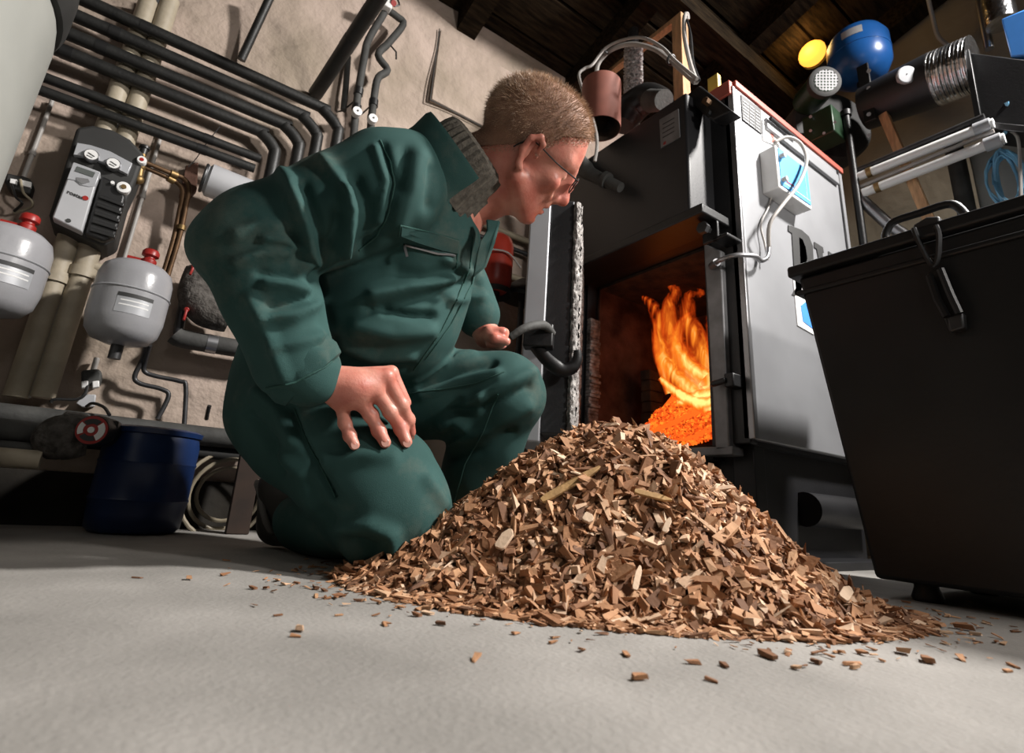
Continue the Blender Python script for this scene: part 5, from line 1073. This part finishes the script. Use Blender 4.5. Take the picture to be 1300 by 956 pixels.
# folds: ridges (+) and valleys (-) measured on the cloth as it faces the photographer
FOLDS = [  # points, width px, height mm
 ([(345, 203), (370, 235), (388, 285), (397, 330)], 9, 9), ([(410, 203), (432, 232), (444, 262)], 8, 7), ([(441, 243), (443, 280), (438, 318)], 7, 10), ([(428, 270), (422, 312)], 7, -7),
 ([(336, 304), (365, 306), (382, 318), (388, 342)], 7, 8), ([(300, 335), (330, 322), (362, 322)], 7, 6), ([(300, 300), (330, 285), (352, 290)], 8, 5), ([(372, 300), (385, 330)], 6, -6),
 ([(338, 360), (365, 362), (388, 372)], 7, 7), ([(330, 345), (372, 350)], 6, -5), ([(336, 405), (375, 400), (408, 384)], 8, 7), ([(345, 388), (395, 378)], 6, -5), ([(350, 440), (390, 432), (420, 422)], 8, 5), ([(320, 380), (345, 440), (362, 480)], 9, 5),
 ([(385, 240), (402, 280), (415, 320)], 8, -7), ([(395, 345), (412, 395), (425, 440)], 8, -5), ([(452, 230), (470, 270), (462, 310)], 10, -6),
 ([(486, 185), (500, 230), (490, 285), (462, 322)], 5, -5), ([(478, 190), (490, 232), (480, 280)], 6, 4), ([(530, 200), (520, 240), (505, 282)], 13, 5), ([(550, 215), (545, 260)], 9, -5), ([(515, 190), (508, 240)], 8, -4),
 ([(475, 378), (520, 366), (572, 356)], 8, 8), ([(490, 394), (532, 402), (548, 402)], 6, -9), ([(470, 392), (510, 384), (560, 372)], 7, -6), ([(455, 415), (500, 425), (545, 420)], 10, 6), ([(505, 345), (540, 352), (580, 342)], 8, -4), ([(440, 440), (480, 455), (520, 452)], 8, 5), ([(430, 452), (480, 470), (520, 466)], 7, -5),
 ([(528, 482), (560, 462), (600, 448)], 7, 5), ([(535, 500), (580, 484), (630, 474)], 7, 5), ([(536, 492), (580, 474), (625, 462)], 6, -5), ([(592, 510), (630, 496), (680, 470)], 8, 6), ([(575, 525), (620, 516), (672, 492)], 7, -6), ([(575, 560), (620, 545), (668, 515)], 8, 5), ([(565, 582), (610, 572), (650, 550)], 7, -4), ([(595, 512), (612, 505), (604, 520)], 6, 7), ([(560, 540), (575, 532), (590, 540)], 6, 6),
 ([(434, 672), (470, 668), (498, 680), (500, 702)], 9, 7), ([(440, 690), (470, 700)], 9, -7), ([(420, 660), (405, 640), (392, 612)], 8, -6), ([(412, 590), (455, 578), (498, 580)], 10, 4), ([(370, 520), (390, 570), (425, 630)], 4, -5), ([(330, 500), (352, 520), (372, 560)], 9, 6), ([(355, 580), (385, 600), (400, 640)], 8, 6), ([(320, 530), (345, 560), (355, 600)], 8, -6), ([(545, 610), (566, 640)], 8, 4),
 ([(565, 330), (600, 345)], 6, 5), ([(570, 365), (605, 360)], 6, -5), ([(575, 380), (612, 378)], 6, 5)]
disp = np.zeros(len(V))
for pts, wpx, mm in FOLDS:
    best = np.full(len(V), 1e9)
    for (a, b) in zip(pts, pts[1:]):
        ax_, ay_ = a; bx_, by_ = b; L2 = (bx_ - ax_) ** 2 + (by_ - ay_) ** 2; t = np.clip(((U_ - ax_) * (bx_ - ax_) + (V_ - ay_) * (by_ - ay_)) / L2, 0, 1)
        best = np.minimum(best, np.hypot(U_ - ax_ - t * (bx_ - ax_), V_ - ay_ - t * (by_ - ay_)))
    disp += mm * .0021 * np.exp(-(best / wpx) ** 2) * face
low_n = np.zeros(len(V))
for k in range(16):
    d = RNG.normal(0, 1, 3); d /= np.linalg.norm(d); low_n += np.sin(V @ d * RNG.uniform(25, 75) + RNG.uniform(0, 6)) / 16
disp += low_n * .012
V = V + Nn * disp[:, None]; V = smooth_mesh(V, Q, 1, .4)
V[:, 2] = np.maximum(V[:, 2], .001)
CVB = BVHTree.FromPolygons(V.tolist(), Q.tolist())
def hit(u, v, tree=None, dflt=None):
    r = ray(u, v); loc, nrm, i, d = (tree or CVB).ray_cast(Vector(ORI), Vector(r).normalized())
    if loc is None: return None, None, dflt
    p = np.array(loc); return p, np.array(nrm), (p - ORI) @ ROT[:, 2]

# ---- head in its own frame: x forward, y up, z towards the photographer (his right side)
EAR = P(674, 200, .895); vv_ = _n(EAR - ORI); s_ax = -vv_
fw = ROT @ np.array([.81, .58, 0]); fw = _n(fw - (fw @ vv_) * vv_); up_ax = np.cross(s_ax, fw); 
HM = np.stack([fw, up_ax, s_ax], 1); HO = EAR - s_ax * .070           # head origin on the mid plane between the ears
def hw(q): return HO + np.asarray(q) @ HM.T
K = Field((-.125, -.17, -.105), (.115, .145, .105), .0025)
K.ell((-.022, .046, 0), (.092, .078, .073), .01); K.ell((.012, .052, 0), (.062, .066, .066), .02)       # skull, forehead
K.ell((.036, .030, 0), (.042, .040, .060), .02)
K.ell((.020, -.030, 0), (.050, .062, .058), .02); K.ell((.038, -.062, 0), (.032, .036, .040), .02)      # face, lower jaw
K.ell((.053, -.090, 0), (.0165, .014, .022), .012)                                                       # chin
for sg in (1, -1):
    K.cap((-.002, -.040, .058 * sg), (.046, -.086, .024 * sg), .016, .014, .018)                        # jaw line
    K.ell((.050, -.012, .042 * sg), (.018, .017, .018), .015); K.cap((.066, .028, .012 * sg), (.056, .030, .048 * sg), .011, .009, .012)   # cheekbone, brow
    K.ell((.070, .006, .031 * sg), (.012, .010, .014), .010, sub=True)                                   # eye socket
    K.ell((.058, .006, .031 * sg), (.0135, .0115, .0145), .005)                                          # lids over the eye
    K.ell((.076, -.034, .0115 * sg), (.0105, .0085, .0085), .006)                                        # nostril wing
    K.cap((-.006, .022, .069 * sg), (.006, .006, .070 * sg), .004, .005, .004)
    K.cap((.066, -.046, .018 * sg), (.052, -.020, .036 * sg), .006, .008, .01)
K.cap((.066, .020, 0), (.073, -.030, 0), .012, .0155, .010); K.cap((.077, .022, 0), (.088, -.020, 0), .008, .0098, .010); K.ell((.092, -.029, 0), (.011, .011, .0125), .008)    # nose
K.ell((.067, -.050, 0), (.0095, .009, .022), .008); K.ell((.069, -.0535, 0), (.0085, .0045, .020), .004)            # upper lip
K.ell((.065, -.0695, 0), (.0095, .006, .018), .005); K.ell((.078, -.0610, 0), (.014, .0030, .024), .003, sub=True)   # lower lip, mouth line
K.ell((.069, -.079, 0), (.006, .004, .018), .005, sub=True)
K.cap((-.040, -.030, 0), (-.085, -.095, 0), .058, .062, .02); K.cap((-.010, -.060, 0), (-.060, -.130, 0), .050, .058, .02)          # neck
for sg in (1, -1):                                                                                       # ears
    for (a, b, r) in (((-.012, -.020, .072), (-.020, .004, .078), .0050), ((-.020, .004, .078), (-.017, .026, .084), .0050), ((-.017, .026, .084), (-.004, .036, .083), .0048), ((-.004, .036, .083), (.006, .028, .078), .0045), ((.006, .028, .078), (.005, .016, .073), .004), ((-.006, -.024, .071), (-.012, -.018, .072), .0058), ((-.010, .000, .074), (-.008, .020, .077), .0035), ((-.014, -.016, .070), (-.010, .026, .072), .0055)):
        a = np.array(a); b = np.array(b); a[2] *= sg; b[2] *= sg; K.cap(a, b, r, r, .004)
    K.ell((.002, .006, .080 * sg), (.007, .010, .010), .003, sub=True)
hV, hQ = K.mesh(); hV = smooth_mesh(hV, hQ, 1, .5); hS = hV.copy(); hN0 = normals(hV, hQ); hV = hw(hV)

# ---- hand resting on the knee: joints given along the photo, depth from the cloth under them
def surf(u, v, off, lo=.70, hi=.86):
    p, n_, d = hit(u, v, dflt=hi); return P(u, v, min(max(d - off, lo), hi))
WR = P(406, 482, .782)
fing = {'little': [((433, 512), .024), ((438, 537), .017), ((444, 553), .012), ((450, 565), .009)], 'ring': [((454, 506), .026), ((471, 527), .022), ((481, 547), .015), ((489, 562), .010)],
        'middle': [((476, 494), .026), ((496, 523), .022), ((509, 544), .015), ((516, 561), .010)], 'index': [((490, 479), .024), ((510, 514), .020), ((518, 533), .014), ((521, 549), .010)]}
FJ = {}
base_D = {'little': .790, 'ring': .795, 'middle': .803, 'index': .812}
for nm, js in fing.items():
    FJ[nm] = [surf(u, v, off, .72, base_D[nm] + .012 * i + .004) for i, ((u, v), off) in enumerate(js)]
allp = np.array([WR] + [q for j in FJ.values() for q in j]); A = Field(allp.min(0) - .06, allp.max(0) + .05, .0019)
rad = {'little': .0092, 'ring': .0104, 'middle': .0108, 'index': .0105}
0 and print({k: [round(float((q - ORI) @ ROT[:, 2]), 3) for q in j] for k, j in FJ.items()}, {k: [hit(*q[0])[2] for q in j] for k, j in fing.items()})
for nm, j in FJ.items():
    r = rad[nm]; A.cap(WR + (j[0] - WR) * .15, j[0], .017, r * 1.32, .012)
    for i in range(3): A.cap(j[i], j[i + 1], r * (1.12, 1.0, .95)[i], r * (1.0, .94, .84)[i], .0035)
    for i in (0, 1, 2): A.ell(j[i] - view.mean(0) * .0, np.full(3, r * (1.16, 1.04, .98)[i]), .006)
for a_, b_ in (('little', 'ring'), ('ring', 'middle'), ('middle', 'index')): A.cap(FJ[a_][0] * .8 + WR * .2, FJ[b_][0] * .8 + WR * .2, .0125, .0125, .008)
pc = (WR + FJ['ring'][0] + FJ['middle'][0]) / 3 + ROT[:, 2] * .008
A.ell(pc, (.034, .034, .026), .015); A.cap(WR - (pc - WR) * 1.1, WR, .027, .0245, .01); A.cap(WR, pc, .0235, .024, .012)
th0 = WR + (FJ['index'][0] - WR) * .35 + ROT[:, 2] * .02; th1 = FJ['index'][0] + ROT[:, 2] * .035 - ROT[:, 1] * .005; th2 = FJ['index'][1] + ROT[:, 2] * .03 + ROT[:, 1] * .0
A.cap(th0, th1, .016, .0115, .01); A.cap(th1, th2, .0112, .0092, .004)               # thumb, on the far side
aV, aQ = A.mesh(); aV = smooth_mesh(aV, aQ, 1, .4)
# ---- far hand, closed on the raised thigh
lw = P(611, 410, 1.095); LH = P(618, 426, 1.085); A2 = Field(LH - .085, LH + .09, .0024)
A2.cap(lw - ROT[:, 0] * .01 - ROT[:, 1] * .02, lw, .027, .026, .01); A2.cap(lw, LH, .026, .027, .015)
for i in range(4):
    k0 = LH + ROT[:, 0] * (.006 + .001 * i) + ROT[:, 2] * (-.030 + .019 * i) - ROT[:, 1] * (.008); k1 = k0 + ROT[:, 0] * .026 + ROT[:, 1] * .002; k2 = k1 + ROT[:, 1] * .024 - ROT[:, 0] * .004; k3 = k2 - ROT[:, 0] * .02
    A2.cap(LH, k0, .016, .0112, .008); A2.cap(k0, k1, .0112, .0104, .004); A2.cap(k1, k2, .0102, .0096, .003); A2.cap(k2, k3, .0094, .0088, .003)
A2.cap(LH - ROT[:, 2] * .02, LH + ROT[:, 0] * .018 - ROT[:, 2] * .043 + ROT[:, 1] * .006, .013, .0105, .006); A2.cap(LH + ROT[:, 0] * .018 - ROT[:, 2] * .043 + ROT[:, 1] * .006, LH + ROT[:, 0] * .040 - ROT[:, 2] * .040 + ROT[:, 1] * .012, .0105, .0088, .004)
bV, bQ = A2.mesh(); bV = smooth_mesh(bV, bQ, 1, .4)
# ---- inner body joining head, arms and hands under the clothes
nb = hw((-.060, -.110, 0)); C_ = Field((-.05, .5, .05), (.72, 1.36, .80), .009)
C_.cap(nb, P(540, 280, .99), .055, .09, .03); C_.cap(P(540, 280, .99), P(430, 400, 1.02), .10, .11, .03); C_.cap(P(430, 400, 1.02), pel, .11, .10, .03)
C_.cap(shoR, elbR, .05, .04, .02); C_.cap(elbR, WR, .04, .024, .01); C_.cap(P(520, 285, 1.0), shoR, .06, .05, .02); C_.cap(P(540, 285, 1.02), shoL, .06, .05, .02); C_.cap(shoL, elbL, .045, .035, .02); C_.cap(elbL, lw, .035, .024, .01)
C_.cap(hipR, kneR, .08, .055, .02); C_.cap(kneR, ankR, .05, .035, .01); C_.cap(hipL, kneL, .08, .05, .02); C_.cap(kneL, ankL, .05, .035, .01); C_.cap(pel, hipR, .09, .08, .02); C_.cap(pel, hipL, .09, .08, .02)
cV, cQ = C_.mesh()
off = 0; bv, bq = [], []
for v, q in ((hV, hQ), (aV, aQ), (bV, bQ), (cV, cQ)):
    bv.append(v); bq.append(q + off); off += len(v)
PERSON = mesh_obj('person', np.vstack(bv), np.vstack(bq), 'skin', recalc=False, ang=180)
tag(PERSON, 'man in green coverall kneeling before the open boiler fire', 'person')
CV = mesh_obj('coverall', V, Q, 'cloth_green', PERSON, recalc=False, ang=180, label='worn dark green work coverall')
# ---- hair: scalp cap plus short strands
sx, sy, sz = hS[:, 0], hS[:, 1], hS[:, 2]; az = np.abs(sz)
line = np.where(sx > .02, .052 + (sx - .02) * .62, np.where(sx > -.02, .012 + (sx + .02) * 1.0, .012 - (-.02 - sx) * .75))
line = np.where((sx > .005) & (az > .045), np.minimum(line, .020 + (sx - .005) * 1.6), line)
isear = (az > .0735) & (sy < .045) & (sx > -.03) & (sx < .015)
hm = (sy > line) & ~isear
fm = hm[hQ].all(1); used = np.unique(hQ[fm]); rm = -np.ones(len(hS), int); rm[used] = np.arange(len(used))
HAIR = mesh_obj('hair', hw(hS[used] + hN0[used] * .0022), rm[hQ[fm]], 'scalp', PERSON, recalc=False, ang=180, label='short fair brown hair')
HAIR.modifiers.new('solid', 'SOLIDIFY').thickness = .002
cand = np.flatnonzero(hm & ~isear); n = 13000; pk = RNG.choice(cand, n); base = hS[pk] + RNG.normal(0, .0012, (n, 3)); nr0 = hN0[pk]
flow = np.stack([-.15 + .55 * (base[:, 0] > .0), np.full(n, -.35), np.zeros(n)], 1) * np.clip(1.2 - base[:, 1:2] / .12, .25, 1.2); flow[:, 2] += 0
dr = nr0 * .75 + flow + RNG.normal(0, .22, (n, 3)); dr /= np.linalg.norm(dr, axis=1, keepdims=True)
ln_ = RNG.uniform(.006, .012, n) * np.clip(.45 + (base[:, 1] - .0) / .08, .4, 1.25)
sd_ = np.cross(dr, RNG.normal(0, 1, (n, 3))); sd_ /= np.linalg.norm(sd_, axis=1, keepdims=True); s2 = np.cross(dr, sd_)
wv = .00042; rt_ = base - nr0 * .001
tri = np.stack([rt_ + sd_ * wv, rt_ - sd_ * wv * .5 + s2 * wv * .87, rt_ - sd_ * wv * .5 - s2 * wv * .87, rt_ + dr * (ln_ + .001)[:, None]], 1).reshape(-1, 3)
tf = (np.array([(0, 1, 3), (1, 2, 3), (2, 0, 3)])[None] + 4 * np.arange(n)[:, None, None]).reshape(-1, 3)
edge = np.flatnonzero((sy < line) & (sy > line - .016) & ~isear & (az < .0725) & (sx < .07)); n2 = 3600; pk2 = RNG.choice(edge, n2); b2 = hS[pk2]; n20 = hN0[pk2]
keep2 = RNG.uniform(size=n2) < np.clip(1 - (line[pk2] - sy[pk2]) / .016, 0, 1); b2, n20 = b2[keep2] + RNG.normal(0, .0008, (keep2.sum(), 3)), n20[keep2]; n2 = len(b2)
d2_ = n20 * .5 + np.array([-.25, -.5, 0]) + RNG.normal(0, .2, (n2, 3)); d2_ /= np.linalg.norm(d2_, axis=1, keepdims=True); s3 = np.cross(d2_, RNG.normal(0, 1, (n2, 3))); s3 /= np.linalg.norm(s3, axis=1, keepdims=True); s4 = np.cross(d2_, s3)
t2_ = np.stack([b2 + s3 * .00038, b2 - s3 * .0002 + s4 * .00033, b2 - s3 * .0002 - s4 * .00033, b2 + d2_ * RNG.uniform(.003, .006, (n2, 1))], 1).reshape(-1, 3)
tf = np.vstack([tf, (np.array([(0, 1, 3), (1, 2, 3), (2, 0, 3)])[None] + 4 * np.arange(n2)[:, None, None]).reshape(-1, 3) + len(tri)]); tri = np.vstack([tri, t2_])
st_ = mesh_obj('hair_strands', hw(tri), tf, 'hair_fair', HAIR, smooth=False, recalc=False); st_['kind'] = 'stuff'
n = 260; bx_ = RNG.uniform(0, 1, n); 
for sg in (1, -1):
    b0 = np.stack([.0775 - .016 * bx_ ** 1.6, .029 + .004 * np.sin(bx_ * 2.5) + RNG.normal(0, .0012, n), sg * (.012 + .036 * bx_)], 1); d0 = np.stack([np.full(n, .25), np.full(n, .25), sg * np.full(n, .8)], 1) + RNG.normal(0, .15, (n, 3))
    tri = np.stack([b0 + [0, .0004, 0], b0 - [0, .0004, 0], b0 + [.0005, 0, 0], b0 + d0 * .007], 1).reshape(-1, 3)
    mesh_obj('eyebrow', hw(tri), (np.array([(0, 1, 3), (1, 2, 3), (2, 0, 3)])[None] + 4 * np.arange(n)[:, None, None]).reshape(-1, 3), 'hair_fair', PERSON, smooth=False, recalc=False)
    MB().ball(hw((.0570, .004, .031 * sg)), .0108, seg=16).build('eyeball', 'eye', PERSON)
    MB().tube([hw((.0705, .0035 + .001 * math.sin(k), .031 * sg + dz)) - fw * abs(dz) * .35 for k, dz in enumerate((-.011, -.006, 0, .006, .011))], .0011, 6, 3).build('eyelashes', 'hair_fair', PERSON)
# lips tint
MB().tube([hw((.0725 - abs(z) * .35, -.0555, z)) for z in (-.018, -.009, 0, .009, .018)], [.002, .0042, .0046, .0042, .002], 8, 3, sq=.8).build('lip', 'lip', PERSON)
MB().tube([hw((.0705 - abs(z) * .35, -.0675, z)) for z in (-.016, -.008, 0, .008, .016)], [.002, .0044, .005, .0044, .002], 8, 3, sq=.8).build('lip', 'lip', PERSON)
# nails
for nm in ('little', 'ring', 'middle', 'index'):
    j = FJ[nm]; d = _n(j[3] - j[2]); vw = -_n(j[3] - ORI); nn = _n(vw - (vw @ d) * d); s = np.cross(d, nn); r = rad[nm]; c = j[3] + nn * r * .62 + d * r * .35
    mb = MB(); q = []
    for k in range(12): a = 2 * math.pi * k / 12; q.append(c + d * math.cos(a) * r * .72 + s * math.sin(a) * r * .52 + nn * (.0012 - .0018 * math.sin(a) ** 2))
    mb.prism(q, nn * .0011).build('fingernail', 'nail', PERSON)
# ---- glasses
GL = MB()
for sg in (1, -1):
    ring = [hw((.0905 - abs(.0185 * math.cos(a)) * .1, .003 + .0145 * math.sin(a), sg * (.033 + .0215 * math.cos(a)))) for a in np.linspace(0, 2 * math.pi, 29)]; GL.tube(ring, .0011, 6)
    GL.tube([hw((.089, .012, sg * .0545)), hw((.083, .014, sg * .066)), hw((.04, .017, sg * .0735)), hw((-.006, .024, sg * .0765)), hw((-.024, .014, sg * .0755)), hw((-.034, -.002, sg * .0720))], .0013, 6, 3)
GL.tube([hw((.0895, .007, -.012)), hw((.093, .010, 0)), hw((.0895, .007, .012))], .0011, 6, 3)
gl = GL.build('glasses', 'black_plastic', PERSON, label='thin dark framed glasses')
for sg in (1, -1):
    q = [hw((.0905, .003 + .0142 * math.sin(a), sg * (.033 + .0212 * math.cos(a)))) for a in np.linspace(0, 2 * math.pi, 24, endpoint=False)]; MB().prism(q, fw * .001).build('lens', 'lens', gl)
# ---- knitted collar and coverall collar
NA = _n(ROT @ np.array([.80, -.56, -.06])); NC = P(602, 202, .955)
na_ref = _n(ROT @ np.array([-.56, -.80, 0]))
MB().lathe([(.063, .012), (.066, .016), (.0765, .010), (.0800, -.004), (.0830, -.040), (.094, -.080), (.070, -.080), (.064, -.03), (.063, .012)], NC, NA, 132, ref=na_ref, rmod=lambda th: .0026 * math.cos(34 * th)).build('knit_collar', 'knit', PERSON, label='ribbed grey brown knitted collar')
MB().lathe([(.088, -.075), (.090, -.045), (.097, -.018), (.106, -.012), (.108, -.020), (.104, -.05), (.106, -.085), (.118, -.105), (.100, -.10), (.088, -.075)], NC - NA * .006, NA, 48, ref=na_ref, a0=-2.3, a1=2.15).build('coverall_collar', 'cloth_green', CV)
lp1 = [P(605, 322, .90), P(600, 352, .90), P(617, 338, .905), P(628, 308, .91), P(635, 280, .92), P(617, 278, .92), P(618, 292, .91), P(610, 306, .90)]
MB().prism(lp1, ROT[:, 2] * .012).build('lapel', 'cloth_green', CV, bevel=.003, seg=3)
# ---- seams, pocket and zip traced onto the cloth
def seam(pts, r, name, m, lift=.001, sm=4, steps=6):
    out = []
    for (a, b) in zip(pts, pts[1:]):
        for k in range(steps):
            u, v = a[0] + (b[0] - a[0]) * k / steps, a[1] + (b[1] - a[1]) * k / steps; p, n_, d = hit(u, v)
            if p is not None: out.append(p + n_ * lift)
    p, n_, d = hit(*pts[-1]); 
    if p is not None: out.append(p + n_ * lift)
    if len(out) > 2: return MB().tube(out, r, 6).build(name, m, CV)
seam([(482, 178), (496, 205), (501, 235), (494, 270), (478, 300), (455, 318)], .0014, 'seam', 'cloth_seam')
seam([(508, 286), (540, 293), (582, 305), (579, 340)], .0013, 'seam', 'cloth_seam'); seam([(508, 286), (506, 300)], .0013, 'seam', 'cloth_seam')
seam([(600, 300), (596, 340), (580, 380), (560, 420), (525, 470)], .0014, 'seam', 'cloth_seam'); seam([(606, 322), (598, 362), (572, 412), (540, 456)], .0014, 'seam', 'cloth_seam')
seam([(518, 500), (560, 494), (605, 486), (640, 472)], .0013, 'seam', 'cloth_seam'); seam([(632, 500), (615, 545), (590, 590), (576, 640)], .0016, 'seam', 'cloth_seam')
seam([(374, 518), (390, 560), (412, 600), (426, 632)], .0013, 'seam', 'cloth_seam')
seam([(338, 493), (375, 485), (412, 466), (434, 448)], .0016, 'seam', 'cloth_seam')
g0 = []
pk_pts = [(u, v) for u, v in ((508, 287), (545, 294), (582, 305), (580, 322), (560, 318), (530, 308), (507, 300))]
hp_ = [hit(u, v) for u, v in pk_pts]
if all(h[0] is not None for h in hp_):
    nn = _n(sum(h[1] for h in hp_)); MB().prism([h[0] - nn * .004 for h in hp_], nn * .0075).build('pocket_flap', 'cloth_green', CV, bevel=.0015)
seam([(512, 309), (535, 317), (556, 323), (576, 326)], .0022, 'zip', 'steel', .003)
p, n_, d = hit(513, 311)
if p is not None: MB().bar(p + n_ * .004, p + n_ * .004 + ROT @ np.array([.004, .016, 0]), .004, .002, up=n_).build('zip_pull', 'steel', CV)
# cuff of the near sleeve
wd = _n(P(402, 484, .781) - wriR); MB().lathe([(.050, -.004), (.0585, -.006), (.0600, .010), (.0545, .024), (.046, .026), (.044, .01)], P(383, 466, .777), wd, 40, rmod=lambda th: .0012 * math.sin(9 * th) + .0008 * math.sin(17 * th + 1)).build('cuff', 'cloth_green', CV)
# ---- boots
def boot(heel, ball_, toe, ankle, sole_dir, r):
    lo = np.minimum.reduce([heel, ball_, toe, ankle]) - .08; hi = np.maximum.reduce([heel, ball_, toe, ankle]) + .08; Z = Field(lo, hi, .005)
    Z.cap(heel, ball_, r, r * .95, .02); Z.cap(ball_, toe, r * .95, r * .78, .02); Z.cap(heel, ankle, r, r * 1.05, .02); Z.cap((heel + ball_) / 2, ankle, r * .9, r, .02)
    v, q = Z.mesh(); v = smooth_mesh(v, q, 2); v[:, 2] = np.maximum(v[:, 2], .002); b = mesh_obj('boot', v, q, 'boot', PERSON, recalc=False, ang=180, label='dark work boot')
    sd_ = _n(sole_dir); ax_ = _n(toe - heel); sdd = np.cross(ax_, sd_); q = []
    for t_, w_ in ((-.15, .5), (0, .8), (.25, .75), (.6, .95), (.85, .95), (1.05, .6)):
        q.append((t_, w_))
    ring = [heel + (toe - heel) * t_ + sdd * r * w_ + sd_ * r * .80 for t_, w_ in q] + [heel + (toe - heel) * t_ - sdd * r * w_ + sd_ * r * .80 for t_, w_ in q[::-1]]
    MB().prism(ring, sd_ * .014).build('sole', 'rubber', b, bevel=.004)
hl = P(357, 618, 1.06); bl = P(352, 676, 1.04); te = P(372, 688, 1.0); bl[2] = max(bl[2], .045); te[2] = .034
boot(hl, bl, te, P(392, 640, 1.02), ROT @ np.array([-1., .12, .1]), .038)
hl = P(565, 690, 1.14); hl[2] = .045; dd = _n(np.array([ROT[0, 0], ROT[1, 0], 0])); boot(hl, hl + dd * .11 + np.array([0, 0, -.004]), hl + dd * .17 + np.array([0, 0, -.01]), hl + np.array([0, 0, .06]), np.array([0, 0, -1.]), .042)
